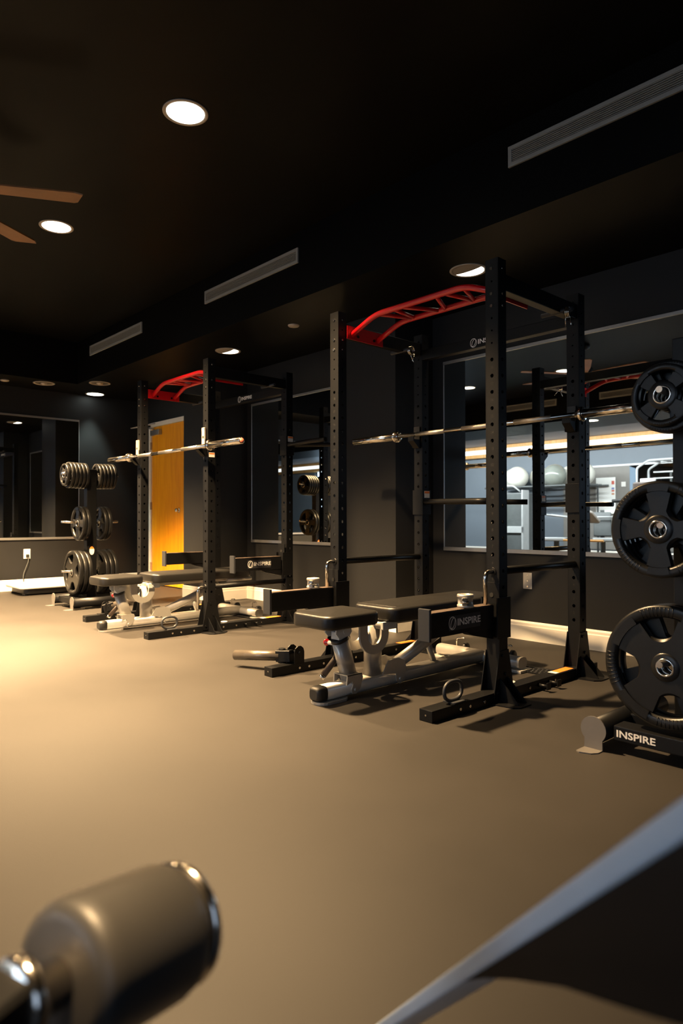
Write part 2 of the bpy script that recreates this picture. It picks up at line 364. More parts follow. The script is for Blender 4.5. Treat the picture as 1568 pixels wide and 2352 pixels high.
bm = bm_new(); box(bm, -0.36, -0.12, -0.085, -0.036, 1.98, 2.05, 0.006); tube(bm, [(-0.30, -0.06, 2.05), (-0.30, -0.06, 2.075), (-0.55, -0.26, 2.085), (-0.15, -0.12, 2.12)], 0.008, 8); obj('door_closer', bm, ALU, d1)
bm = bm_new()
for z in (0.25, 1.05, 1.85): box(bm, -0.41, -0.39, -0.06, -0.03, z - 0.05, z + 0.05, 0.002)
obj('hinge', bm, TAN, d1)

# ---------------------------------------------------------------- mirrors
def wall_mirror(label, axis, a0, a1, z0, z1, plane, fr, group=None):
    """axis 'x': mirror on a wall facing -Y; 'y': on a wall facing +X"""
    def B(bm, p0, p1, q0, q1, d0, d1):
        if axis == 'x': box(bm, p0, p1, plane - d1, plane - d0, q0, q1, 0.001)
        else: box(bm, plane + d0, plane + d1, p0, p1, q0, q1, 0.001)
    t = thing('wall_mirror', label, 'mirror', (0, 0, 0))
    bm = bm_new(); B(bm, a0 + 0.002, a1 - 0.002, z0 + 0.002, z1 - 0.002, 0.0, 0.008); obj('mirror_glass', bm, MIRROR, t)
    bm = bm_new(); B(bm, a0, a1, z0 - fr * 0.3, z0 + fr, 0.0, 0.016); B(bm, a0, a1, z1 - fr * 0.8, z1 + fr * 0.2, 0.0, 0.016)
    B(bm, a0 - 0.002, a0 + 0.005, z0, z1, 0.0, 0.012); B(bm, a1 - 0.005, a1 + 0.002, z0, z1, 0.0, 0.012)
    obj('mirror_frame', bm, ALU, t); return t
wall_mirror('wide wall mirror behind the near power rack, reflecting the bright gym area', 'x', -3.435, 1.2, 0.626, 2.122, YW, 0.022)
wall_mirror('wall mirror between the two pillars behind the far power rack', 'x', -6.105, -4.25, 0.626, 2.122, YW, 0.022)
wall_mirror('mirror on the far left end wall above the wall outlet', 'y', 0.9, 3.41, 0.626, 2.16, XF, 0.022)

# ---------------------------------------------------------------- outlets, vents, ceiling lamps
t = thing('power_outlet', 'white duplex power outlet under the far mirror with a cord plugged in', 'outlet', (XF, 2.77, 0.446))
bm = bm_new(); box(bm, 0.0, 0.006, -0.04, 0.04, -0.06, 0.06, 0.002); obj('cover_plate', bm, PLASTIC, t)
bm = bm_new(); disc(bm, (0.006, 0, 0.025), (1, 0, 0), 0.016, 0.002, 16); disc(bm, (0.006, 0, -0.025), (1, 0, 0), 0.016, 0.002, 16); obj('socket', bm, SIGNW, t)
t = thing('power_outlet', 'wall outlet plate low on the wall under the wide mirror, behind the near rack', 'outlet', (-2.678, YW, 0.425))
bm = bm_new(); box(bm, -0.036, 0.036, -0.006, 0.0, -0.058, 0.058, 0.002); obj('cover_plate', bm, mat('steel_outlet', (0.4, 0.38, 0.35), 0.35, 0.5, noise=0.03), t)
for z in (-0.04, 0.0, 0.04):
    bm = bm_new(); disc(bm, (0, -0.006, z), (0, -1, 0), 0.006, 0.002, 10); obj('screw', bm, CHROME, t)
t = thing('extension_cord', 'thin dark power cord hanging from the outlet down behind the white platform', 'cord', (XF, 2.77, 0))
bm = bm_new(); tube(bm, [(0.03, 0.005, 0.42), (0.035, 0.01, 0.36), (0.03, -0.02, 0.28), (0.03, -0.05, 0.2), (0.035, -0.05, 0.1), (0.06, -0.02, 0.02)], 0.004, 8, rb=0.04); obj('cord', bm, MACHG, t)
bm = bm_new(); box(bm, 0.004, 0.04, -0.014, 0.018, 0.405, 0.44, 0.004); obj('plug', bm, CAPM, t)

def vent(x0, x1, face, label):
    y, s = (3.13, -1) if face == 'right' else (-1.78, 1)
    t = thing('air_vent', label, 'vent', ((x0 + x1) / 2, y, 2.825)); hw = (x1 - x0) / 2
    def Y(a, b): return (min(s * a, s * b), max(s * a, s * b))
    bm = bm_new(); y0, y1 = Y(0, 0.012)
    for a, b, c, d in ((-hw, hw, 0.036, 0.056), (-hw, hw, -0.056, -0.034), (-hw, -hw + 0.022, -0.036, 0.038), (hw - 0.022, hw, -0.036, 0.038)): box(bm, a, b, y0, y1, c, d, 0.001)
    obj('vent_frame', bm, VENT, t)
    bm = bm_new(); y0, y1 = Y(0, 0.002); box(bm, -hw + 0.01, hw - 0.01, y0, y1, -0.045, 0.045); obj('vent_backing', bm, VENTD, t)
    for k in range(7):
        bm = bm_new(); z = -0.030 + k * 0.0102; y0, y1 = Y(0.002, 0.010); box(bm, -hw + 0.02, hw - 0.02, y0, y1, z, z + 0.0035); obj('slat', bm, VENT, t)
vent(-2.072, -0.76, 'right', 'long slotted air vent in the ceiling edge at upper right, nearest to the camera')
vent(-5.198, -3.887, 'right', 'slotted air vent in the ceiling edge, the middle one above the gap between the racks')
vent(-7.734, -6.419, 'right', 'small looking slotted air vent farthest away, above the left upright of the far rack')
vent(-5.15, -3.84, 'left', 'slotted air vent on the opposite ceiling edge, seen only in the mirror beside the plates')
vent(-7.2, -5.9, 'left', 'slotted air vent on the opposite ceiling edge, seen only in the mirror, farther left')

def downlight(x, y, z, r, label, kind='full', lens=None, name='ceiling_light'):
    t = thing(name, label, 'ceiling light' if kind != 'sprinkler' else 'sprinkler cover', (x, y, z))
    bm = bm_new()
    lathe(bm, [(r, 0.0), (r, -0.004), (r - 0.006, -0.007), (r * 0.84, -0.005), (r * 0.82, 0.0)], (0, 0, 0), (0, 0, 1), 48, True); obj('trim_ring', bm, TRIMR, t)
    if kind == 'full':
        bm = bm_new(); disc(bm, (0, 0, -0.004), (0, 0, 1), r * 0.83, 0.003, 48); obj('lens', bm, lens or LENS, t)
    elif kind == 'half':
        rr = r * 0.82; n = 30; a0 = math.radians(0)
        for nm, mt, f in (('lens', lens or LENS, 1), ('baffle', BAFFLE, -1)):
            bm = bm_new(); pts = []
            for k in range(n + 1):
                th = a0 + f * PI * k / n; pts.append((rr * math.cos(th), rr * math.sin(th)))
            c = 0.12 * rr                      # chord bulges into the lit half
            q = [(math.cos(a0) * u + math.sin(a0) * c * (1 - (u / rr) ** 2), math.sin(a0) * u + math.cos(a0) * c * (1 - (u / rr) ** 2)) for u in [(-rr + 2 * rr * k / 12) for k in range(1, 12)]]
            pts += q if f == 1 else q
            prism(bm, pts, 'z', -0.004 if f == 1 else -0.0045, -0.001); obj(nm, bm, mt, t)
    elif kind == 'off':
        bm = bm_new(); disc(bm, (0, 0, -0.002), (0, 0, 1), r * 0.83, 0.001, 40); obj('baffle', bm, mat('dim_baffle', (0.10, 0.085, 0.06), 0.5, noise=0.1), t)
        bm = bm_new(); lathe(bm, [(0.0, -0.022), (0.022, -0.02), (0.036, -0.01), (0.038, -0.002)], (0, 0, 0), (0, 0, 1), 24); obj('bulb', bm, TRIMR, t)
    return t
L = ['large bright round downlight in the raised ceiling, nearest the camera', 'bright round downlight beside the wooden fan blades', 'round downlight past the fan, outside the left edge of the frame',
     'round downlight in the raised ceiling left of the camera, outside the frame', 'bright round downlight reflected in the wide mirror beside the reflected rack upright', 'small bright downlight reflected at the left edge of the wide mirror', 'added narrow beam spot that brightens the foreground foam roller, outside the frame']
for (x, y), l in zip(UP_LIGHTS, L): downlight(x, y, ZU, 0.118, l)
downlight(-2.69, 3.59, ZL, 0.122, 'half lit round ceiling light just left of the near rack top', 'half')
downlight(-5.55, 3.59, ZL, 0.122, 'half lit round ceiling light above the far rack', 'half')
downlight(-8.62, 3.55, ZL, 0.122, 'lit oval looking ceiling light in the far corner above the weight tree', 'full', LENSC)
downlight(-8.337, 2.812, ZL, 0.122, 'unlit round ceiling light at far left, over the end mirror', 'off')
downlight(-7.892, 3.306, ZL, 0.122, 'unlit round ceiling light directly over the lit corner light', 'off')
downlight(-5.45, -2.1, ZL, 0.122, 'lit ceiling light of the opposite soffit, seen in the wide mirror under the barbell', 'full')
for x, y, l in ((-4.445, 3.523, 'small flat round ceiling cap between the two half lit lights'), (-8.46, 2.411, 'small flat round ceiling cap at the far left edge')):
    bm = bm_new(); lathe(bm, [(0.0, -0.012), (0.042, -0.012), (0.048, -0.006), (0.048, 0.0)], (x, y, ZL), (0, 0, 1), 24)
    tag(obj('sprinkler_cap', bm, TRIMR), l, 'sprinkler cap')

# ceiling fan
t = thing('ceiling_fan', 'dark ceiling fan with brown wooden blades at the left edge of the frame', 'ceiling fan', (-4.10, 0.72, ZU))
bm = bm_new(); lathe(bm, [(0, 0), (0.075, 0), (0.07, -0.04), (0.03, -0.06), (0, -0.06)], (0, 0, 0), (0, 0, 1), 24); obj('canopy', bm, CAPM, t)
bm = bm_new(); tube(bm, [(0, 0, -0.05), (0, 0, -0.27)], 0.013, 12); obj('down_rod', bm, CAPM, t)
bm = bm_new(); lathe(bm, [(0, -0.24), (0.05, -0.25), (0.10, -0.28), (0.115, -0.33), (0.09, -0.385), (0, -0.395)], (0, 0, 0), (0, 0, 1), 28); obj('motor_housing', bm, CAPM, t)
for k in range(6):
    a = math.radians(2 + 60 * k); bm = bm_new(); c, s = math.cos(a), math.sin(a); u = V(c, s, 0); v = V(-s, c, 0)
    outl = [(0.13, -0.045), (0.40, -0.075), (0.80, -0.085), (0.84, -0.062), (0.80, 0.06), (0.78, 0.075), (0.40, 0.065), (0.13, 0.045)]
    top = [bm.verts.new(u * x + v * y + V(0, 0, -0.350 + y * 0.10)) for x, y in outl]; bot = [bm.verts.new(u * x + v * y + V(0, 0, -0.358 + y * 0.10)) for x, y in outl]
    bm.faces.new(top); bm.faces.new(bot[::-1])
    for i in range(8): bm.faces.new((top[i], bot[i], bot[(i + 1) % 8], top[(i + 1) % 8]))
    obj('blade', bm, BLADE, t)

# ================================================================ POWER RACKS
W, D, S, SY, H = 1.134, 0.765, 0.0726, 0.067, 2.12
XA = W                       # local x of the right uprights' left face
def upright_bm(holes, small):
    """square tube with real holes through all four faces; local corner at 0,0"""
    bm = bm_new(); z0, z1 = 0.05, H
    zs = sorted([(z, 0.0095) for z in holes] + [(z, 0.005) for z in small])
    cuts = [z0] + [(zs[i][0] + zs[i + 1][0]) / 2 for i in range(len(zs) - 1)] + [z1]
    cuts = [z0] + [max(c, z0 + 0.001) for c in cuts[1:-1]] + [z1]
    for face in range(4):
        wd = S if face in (0, 2) else SY
        def P(u, z, dep=0.0, face=face):
            if face == 0: return (u, dep, z)
            if face == 2: return (u, SY - dep, z)
            if face == 1: return (S - dep, u, z)
            return (dep, u, z)
        for i, (zc, r) in enumerate(zs):
            za, zb = cuts[i], cuts[i + 1]; e = min(0.032, wd / 2)
            la, lb = max(za, zc - 0.02), min(zb, zc + 0.02)
            n = 16
            inner = [(wd / 2 + r * math.cos(2 * PI * k / n), zc + r * math.sin(2 * PI * k / n)) for k in range(n)]
            outer = []
            for k in range(n):
                c, s = math.cos(2 * PI * k / n), math.sin(2 * PI * k / n)
                hx = wd / 2; hz = (lb - zc) if s > 0 else (zc - la)
                tt = min(hx / abs(c) if abs(c) > 1e-6 else 1e9, hz / abs(s) if abs(s) > 1e-6 else 1e9)
                outer.append((wd / 2 + c * tt, zc + s * tt))
            corners = {2: (wd, lb), 6: (0, lb), 10: (0, la), 14: (wd, la)}
            for k, p in corners.items(): outer[k] = p
            I = [bm.verts.new(P(*p)) for p in inner]; O = [bm.verts.new(P(*p)) for p in outer]; J = [bm.verts.new(P(p[0], p[1], 0.004)) for p in inner]
            for k in range(n):
                q = (k + 1) % n
                bm.faces.new((O[k], O[q], I[q], I[k])); bm.faces.new((I[k], I[q], J[q], J[k]))
            for a, b in ((za, la), (lb, zb)):
                if b - a > 1e-5: bm.faces.new([bm.verts.new(P(*p)) for p in ((0, a), (wd, a), (wd, b), (0, b))])
    bm.faces.new([bm.verts.new(p) for p in ((0, 0, z1), (S, 0, z1), (S, SY, z1), (0, SY, z1))])
    # rounded corner strips
    for (cx, cy) in ((0, 0), (S, 0), (0, SY), (S, SY)):
        ex, ey = (-1 if cx == 0 else 1), (-1 if cy == 0 else 1)
        q = 0.0012
        prism(bm, [(cx + ex * q * 0.4, cy - ey * 0.004), (cx - ex * 0.004, cy + ey * q * 0.4), (cx - ex * 0.004, cy - ey * 0.004)], 'z', z0, z1)
    return bm
big = [1.635 - 0.078 * k for k in range(18)]; sml = [2.073, 2.012, 1.952, 1.893, 1.834, 1.775, 1.715]
UP = upright_bm(big, sml); UPME = None
def base_bracket(sx, ext_x):
    """trapezoid side plates, floor plate and gussets; ext_x=+1 for the right uprights"""
    bm = bm_new()
    for xf, t in ((S, 0.004), (-0.004, 0.004)):
        prism(bm, [(-0.045, 0.02), (SY + 0.045, 0.02), (SY + 0.045, 0.055), (SY + 0.004, 0.245), (-0.004, 0.24), (-0.045, 0.055)], 'x', xf, xf + t)
    x0 = S + 0.004 if ext_x > 0 else -0.004 - 0.125; x1 = x0 + 0.125
    pl = [(x0, -0.065), (x0 + 0.10, -0.05), (x1, -0.02), (x1, SY - 0.0), (x0 + 0.09, SY + 0.05), (x0, SY + 0.06)] if ext_x > 0 else [(x1, -0.065), (x1, SY + 0.06), (x0 + 0.035, SY + 0.05), (x0, SY), (x0, -0.02), (x0 + 0.025, -0.05)]
    prism(bm, pl, 'z', 0.0, 0.006)
    for y in (-0.002, SY - 0.006):
        if ext_x > 0: prism(bm, [(x0, 0.006), (x0 + 0.1, 0.006), (x0 + 0.1, 0.012), (x0, 0.115)], 'y', y, y + 0.005)
        else: prism(bm, [(x1, 0.006), (x1 - 0.1, 0.006), (x1 - 0.1, 0.012), (x1, 0.115)], 'y', y, y + 0.005)
    for y, z in ((0.02, 0.22), (0.045, 0.13), (-0.02, 0.05)):
        disc(bm, (S + 0.004, y, z), (1, 0, 0), 0.008, 0.006, 10); disc(bm, (-0.004, y, z), (-1, 0, 0), 0.008, 0.006, 10)
    return bm
def spotter_arm(parent, x, y, side, z=0.47, tilt=0.0, with_logo=True, mirrorx=1):
    """x,y = front outer corner of its upright; arm runs toward -Y; sleeve around the upright"""
    A = bpy.data.objects.new('spotter_arm', None); COL.objects.link(A); A.parent = parent; A.location = (x, y, z)
    bm = bm_new(); L = 0.49; xa, xb = (0.008, 0.064)
    box(bm, xa, xb, -L, -0.03, -0.105, 0.0, 0.003)
    prism(bm, [(-0.03, -0.105), (-0.235, -0.105), (-0.19, -0.125), (-0.03, -0.16)], 'x', xa + 0.004, xb - 0.004)
    obj('arm_beam', bm, STEEL, A)
    bm = bm_new(); box(bm, xa + 0.001, xb - 0.001, -L + 0.01, -0.035, 0.0, 0.004, 0.001); obj('top_liner', bm, GRIP, A)
    bm = bm_new(); box(bm, xa - 0.004, xb + 0.004, -L - 0.014, -L, -0.118, 0.022, 0.003); obj('end_plate', bm, STEEL2, A)
    bm = bm_new(); zc0, zc1 = -0.16, 0.035
    box(bm, -0.006, S + 0.006, -0.010, -0.004, zc0, 0.105, 0.001); box(bm, -0.012, -0.004, -0.03, SY + 0.01, zc0, zc1, 0.001); box(bm, S + 0.004, S + 0.012, -0.03, SY + 0.01, zc0, zc1, 0.001)
    obj('sleeve', bm, STEEL, A)
    bm = bm_new(); disc(bm, (S / 2, -0.010, 0.045), (0, -1, 0), 0.011, 0.002, 20); obj('sleeve_hole', bm, NUM, A)
    if with_logo:
        bm = bm_new(); box(bm, xb, xb + 0.0012, -0.40 + 0.03, -0.14, -0.085, -0.02); pl = obj('logo_panel', bm, STEEL2, A)
        logo((xb + 0.002, -0.25, -0.052), (0, 1, 0), (0, 0, 1), 0.031, A)
    return A
def safety_bar(parent, x, y, z, L=0.86):
    """round pin-pipe along Y through a pair of uprights with a bent chrome handle in front"""
    o = bpy.data.objects.new('safety_bar', None); COL.objects.link(o); o.parent = parent; o.location = (x, y, z)
    bm = bm_new(); tube(bm, [(0, 0.0, 0), (0, L, 0)], 0.0195, 20); obj('pipe', bm, STEEL, o)
    bm = bm_new(); tube(bm, [(0, 0.01, 0.0), (0, -0.055, 0.0), (0, -0.055, -0.165)], 0.0105, 14, rb=0.03); obj('handle', bm, CHROME, o)
def j_hook(parent, x, y, z, tan=False):
    o = bpy.data.objects.new('j_hook', None); COL.objects.link(o); o.parent = parent; o.location = (x, y, z)
    bm = bm_new()
    prism(bm, [(-0.004, -0.075), (-0.02, -0.075), (-0.075, -0.03), (-0.075, 0.012), (-0.067, 0.012), (-0.067, -0.018), (-0.012, -0.018), (-0.012, 0.06), (-0.004, 0.06)], 'x', 0.012, 0.060)
    box(bm, -0.008, -0.003, -0.012, SY - 0.01, -0.07, 0.03, 0.001)
    obj('cup', bm, STEEL, o)
    bm = bm_new()
    if tan:
        box(bm, 0.008, 0.052, -0.018, -0.004, 0.02, 0.15, 0.002); obj('liner', bm, TAN, o)
        bm = bm_new(); disc(bm, (0.03, -0.018, 0.075), (0, -1, 0), 0.011, 0.001, 16); obj('liner_hole', bm, NUM, o)
    else:
        box(bm, 0.008, 0.060, -0.014, -0.004, -0.02, 0.07, 0.002); obj('liner', bm, CAPM, o)
def dip_station(parent, x, y, z):
    """bracket round the upright with two diverging round handles out of its +X face"""
    o = bpy.data.objects.new('dip_handles', None); COL.objects.link(o); o.parent = parent; o.location = (x, y, z)
    bm = bm_new(); box(bm, -0.006, S + 0.004, -0.010, -0.003, -0.085, 0.08, 0.001); box(bm, S, S + 0.010, -0.01, SY + 0.006, -0.085, 0.08, 0.001); obj('bracket', bm, STEEL, o)
    bm = bm_new(); tube(bm, [(S + 0.008, 0.012, 0), (S + 0.10, -0.01, 0), (S + 0.42, -0.05, -0.002), (S + 0.56, -0.05, -0.004)], 0.0175, 16, rb=0.06); obj('handle', bm, STEEL, o)
    bm = bm_new(); tube(bm, [(S + 0.008, SY - 0.012, 0), (S + 0.10, SY + 0.03, 0), (S + 0.40, SY + 0.28, -0.002), (S + 0.54, SY + 0.36, -0.004)], 0.0175, 16, rb=0.06); obj('handle', bm, STEEL, o)
    bm = bm_new(); box(bm, S + 0.010, S + 0.0115, 0.008, SY - 0.006, 0.028, 0.074); lb = obj('warning_sticker', bm, SIGNW, o)
    bm = bm_new(); box(bm, S + 0.0115, S + 0.0122, 0.010, SY - 0.008, 0.058, 0.072); obj('red_band', bm, ORANGE, o)

def make_rack(loc, label, arms, safeties, hooks, dips, which):
    global UPME
    R = thing('power_rack', label, 'power rack', loc)
    for ix, iy in ((0, 0), (1, 0), (0, 1), (1, 1)):
        if UPME is None:
            u = obj('upright', UP, STEEL, R); UPME = u.data
        else:
            u = bpy.data.objects.new('upright', UPME); COL.objects.link(u); u.parent = R
        u.location = (ix * W, iy * D, 0)
        bm = bm_new()
        for k in range(17):
            put_text(bm, str(18 - k), (S / 2, -0.0006, 1.635 - 0.078 * (k + 0.5)), (1, 0, 0), (0, 0, 1), 0.020, 0.9, 0.01)
        obj('hole_number', bm, NUM, u, recalc=False)
        bm = bm_new()
        for z in (2.073, 1.952, 1.893):
            disc(bm, (S / 2, 0.0, z), (0, -1, 0), 0.008, 0.006, 6); disc(bm, (S, SY / 2, z), (1, 0, 0), 0.006, 0.004, 6)
        obj('bolt', bm, CHROME if iy == 0 else STEEL, u)
        bb = obj('base_bracket', base_bracket(1, 1 if ix else -1), STEEL, R); bb.location = (ix * W, iy * D, 0)
    for ix in (0, 1):
        x0 = ix * W
        bm = bm_new(); box(bm, x0, x0 + S, -0.493, D + SY + 0.13, 0.0, 0.052, 0.003)
        sr = obj('side_rail', bm, STEEL, R)
        bm = bm_new(); disc(bm, (x0 + S / 2, -0.4935, 0.028), (0, -1, 0), 0.004, 0.0006, 10)
        for y in (-0.30, -0.23, -0.12, 0.14, 0.26, 0.50): disc(bm, (x0 + S, y, 0.026), (1, 0, 0), 0.007, 0.003, 8)
        obj('bolt', bm, CHROME, sr)
        if ix:
            for y in (0.34, 0.44):
                bm = bm_new(); tube(bm, [(x0 + S, y, 0.027), (x0 + S + 0.055, y, 0.027)], 0.009, 12); box(bm, x0 + S + 0.055, x0 + S + 0.061, y - 0.018, y + 0.018, 0.012, 0.048, 0.002); obj('band_peg', bm, STEEL, R)
            bm = bm_new(); box(bm, x0 + 0.012, x0 + S - 0.012, D - 0.20, D - 0.05, 0.052, 0.0527); st = obj('orange_sticker', bm, ORANGE, R)
            bm = bm_new(); box(bm, x0 + 0.012, x0 + S - 0.012, D - 0.235, D - 0.20, 0.052, 0.0528); obj('white_band', bm, SIGNW, st)
            bm = bm_new(); lathe(bm, [(0, 0.060), (0.024, 0.058), (0.026, 0.053), (0.0, 0.052)], (x0 + 0.006, 0.19, 0), (0, 0, 1), 20); obj('white_cap', bm, SIGNW, R)
            bm = bm_new(); cx = x0 + S / 2                          # oval ring handle on the foot
            pts = [(cx, -0.305 + 0.062 * math.copysign(abs(math.cos(a)) ** 0.8, math.cos(a)), 0.103 + 0.042 * math.copysign(abs(math.sin(a)) ** 0.8, math.sin(a))) for a in [2 * PI * k / 28 for k in range(29)]]
            tube(bm, pts, 0.0085, 10, cap=False); box(bm, cx - 0.034, cx + 0.034, -0.335, -0.255, 0.052, 0.057, 0.001); obj('band_ring', bm, STEEL2, R)
        else:
            bm = bm_new(); box(bm, x0 + 0.012, x0 + S - 0.012, D - 0.20, D - 0.05, 0.052, 0.0527); obj('orange_sticker', bm, ORANGE, R)
    bm = bm_new(); box(bm, S, W, D - 0.13, D + 0.02, 0.0, 0.008, 0.001)
    fp = obj('floor_plate', bm, STEEL, R)
    bm = bm_new()
    for i in range(30):
        for j in range(4): disc(bm, (W - 0.03 - i * 0.026 - (j % 2) * 0.013, D - 0.115 + j * 0.034, 0.008), (0, 0, 1), 0.0075, 0.0022, 6)
    obj('tread_pattern', bm, STEEL2, fp)
    # top side beams, rear beam
    for ix in (0, 1):
        bm = bm_new(); box(bm, ix * W + 0.010, ix * W + S - 0.010, SY, D, 1.978, 2.058, 0.003); obj('top_side_beam', bm, STEEL, R)
        bm = bm_new(); tube(bm, [(ix * W - 0.055, 0.60, 1.985), (ix * W + S + 0.055, 0.60, 1.985)], 0.012, 14); obj('storage_peg', bm, STEEL2, R)
    bm = bm_new(); box(bm, S, W, D + 0.0, D + 0.055, 1.945, 2.012, 0.003); rb = obj('top_rear_beam', bm, STEEL, R)
    logo((0.59, D - 0.0012, 1.979), (1, 0, 0), (0, 0, 1), 0.030, rb)
    # red multi-grip pull-up bar
    B = bpy.data.objects.new('pull_up_bar', None); COL.objects.link(B); B.parent = R
    y1, y2, zt = 0.11, 0.33, 2.075; xl, xr = S + 0.004, W - 0.004
    for k, (y, q) in enumerate(((y1, 0.20), (y2, 0.20))):
        bm = bm_new(); tube(bm, [(xl, y, 1.995), (xl + q, y, zt), (xr - q, y, zt), (xr, y, 1.995)], 0.0165, 16, rb=0.07); obj('grip_tube', bm, RED, B)
    xs = [xl + q + (xr - xl - 2 * q) * f for f in (0.02, 0.16, 0.22, 0.30, 0.47, 0.53, 0.70, 0.78, 0.84, 0.98)]
    for xa, xb in ((xs[0], xs[1]), (xs[2], xs[1] + 0.01), (xs[3], xs[4]), (xs[6], xs[5]), (xs[7], xs[8]), (xs[9], xs[8])):
        bm = bm_new(); tube(bm, [(xa, y1, zt), (xb, y2, zt)], 0.012, 12); obj('diagonal_grip', bm, RED, B)
    for xx in (xl - 0.0, xr - 0.004):
        bm = bm_new(); prism(bm, [(y1 - 0.045, 1.965), (y2 + 0.045, 1.965), (y2 + 0.045, 2.045), (y1 - 0.045, 2.045)], 'x', xx, xx + 0.006)
        fl = obj('flange', bm, RED, B)
        bm = bm_new()
        for y in (y1 + 0.045, y2 - 0.035): disc(bm, (xx + (0.006 if xx < 0.5 else 0), y, 1.99), (1 if xx < 0.5 else -1, 0, 0), 0.010, 0.004, 6)
        obj('bolt', bm, STEEL, fl)
    for a in arms: spotter_arm(R, *a)
    for s in safeties: safety_bar(R, *s)
    for h in hooks: j_hook(R, *h)
    for d in dips: dip_station(R, *d)
    return R
R1 = (-3.069, 2.7155, 0); R2 = (-5.746, 2.755, 0)
rackA = make_rack(R1, 'near black power rack with red pull-up bar, silver bench and numbered uprights', [(W, 0, 1, 0.462), (0, 0, 0, 0.462, 0.0, False)], [(W + S / 2, -0.005, 0.618), (S / 2, -0.005, 0.615)],
                  [(W, D, 1.425), (0, D, 1.425)], [(0, D, 0.985)], 1)
bm = bm_new(); box(bm, W - 0.006, W + S + 0.004, D - 0.010, D - 0.003, 0.905, 1.065, 0.001); obj('mounting_bracket', bm, STEEL, rackA)
rackB = make_rack(R2, 'far black power rack with red pull-up bar, standing before the orange door', [(W, D - 0.02, 1, 0.555), (0, D - 0.02, 0, 0.555, 0.0, False)], [(W + S / 2, -0.01, 0.345), (S / 2, -0.01, 0.345)],
                  [(W, 0, 1.432, True), (0, 0, 1.432, True)], [(W, D, 1.50)], 2)
bm = bm_new(); box(bm, W + S, W + S + 0.0012, 0.008, SY - 0.008, 1.352, 1.388); s_ = obj('warning_sticker', bm, SIGNW, rackB)
bm = bm_new(); box(bm, W + S + 0.0012, W + S + 0.002, 0.010, SY - 0.010, 1.374, 1.384); obj('red_band', bm, ORANGE, s_)

# landmine sleeves on the left feet
def landmine(R, loc, dirv):
    o = bpy.data.objects.new('landmine_pivot', None); COL.objects.link(o); o.parent = R; o.location = loc
    bm = bm_new(); box(bm, -0.036, 0.036, -0.01, 0.10, 0.0, 0.005, 0.001)
    for x in (-0.036, 0.030):
        prism(bm, [(0.03, 0.0), (0.10, 0.0), (0.10, 0.07)] + [(0.065 + 0.035 * math.cos(t), 0.07 + 0.035 * math.sin(t)) for t in (PI * 0.2, PI * 0.4, PI * 0.6, PI * 0.8)] + [(0.03, 0.07)], 'x', x, x + 0.006)
    tube(bm, [(-0.045, 0.065, 0.065), (0.045, 0.065, 0.065)], 0.009, 12)
    obj('pivot_bracket', bm, STEEL, o)
    d = Vector(dirv).normalized(); s = V(0, 0.035, 0.047)
    bm = bm_new(); beam(bm, s, s + d * 0.09, 0.05, 0.065, 0.003); disc(bm, s + d * 0.06 + V(0, 0, 0.03), (0, 0, 1), 0.02, 0.012, 16); disc(bm, s + d * 0.06 - V(0, 0, 0.03), (0, 0, -1), 0.024, 0.010, 16); obj('swivel', bm, STEEL, o)
    bm = bm_new(); tube(bm, [s + d * 0.07, s + d * 0.38], 0.029, 24); obj('bar_sleeve', bm, mat('worn_sleeve', (0.14, 0.12, 0.10), 0.32, 0.6, noise=0.1), o)
landmine(rackA, (S / 2, -0.365, 0.046), (-1.0, -0.42, -0.075))
landmine(rackB, (S / 2, -0.36, 0.052), (0.55, 1.0, 0.35))

# ================================================================ BARBELLS
def barbell(loc, label):
    t = thing('barbell', label, 'barbell', loc)
    bm = bm_new(); tube(bm, [(0.42, 0, 0), (1.78, 0, 0)], 0.0142, 20); obj('shaft', bm, CHROME, t)
    for a, b in ((0.60, 0.84), (0.98, 1.22), (1.36, 1.60)):
        bm = bm_new(); tube(bm, [(a, 0, 0), (b, 0, 0)], 0.0148, 20); obj('knurling', bm, KNURL, t)
    for s in (0, 1):
        x = lambda v: v if s == 0 else 2.2 - v
        bm = bm_new(); d = 1 if s == 0 else -1
        lathe(bm, [(0, 0), (0.020, 0), (0.025, 0.003), (0.025, 0.412), (0.0, 0.412)], (x(0), 0, 0), (d, 0, 0), 28); sl = obj('sleeve', bm, CHROME, t)
        bm = bm_new(); lathe(bm, [(0.0, 0.408), (0.038, 0.408), (0.040, 0.412), (0.040, 0.428), (0.030, 0.432), (0.030, 0.446), (0, 0.446)], (x(0), 0, 0), (d, 0, 0), 28); obj('collar_ring', bm, CHROME, t)
        bm = bm_new(); lathe(bm, [(0.0, -0.001), (0.017, -0.001), (0.017, 0.0)], (x(0), 0, 0), (d, 0, 0), 20); obj('end_cap', bm, mat('end_cap_red', (0.6, 0.13, 0.08), 0.4, noise=0.2, nscale=90), sl)
    return t
barbell((-3.590, 3.412, 1.4355), 'empty chrome barbell resting on the rear hooks of the near rack')
barbell((-6.173, 2.684, 1.4255), 'empty chrome barbell on the front hooks of the far rack, before the orange door')

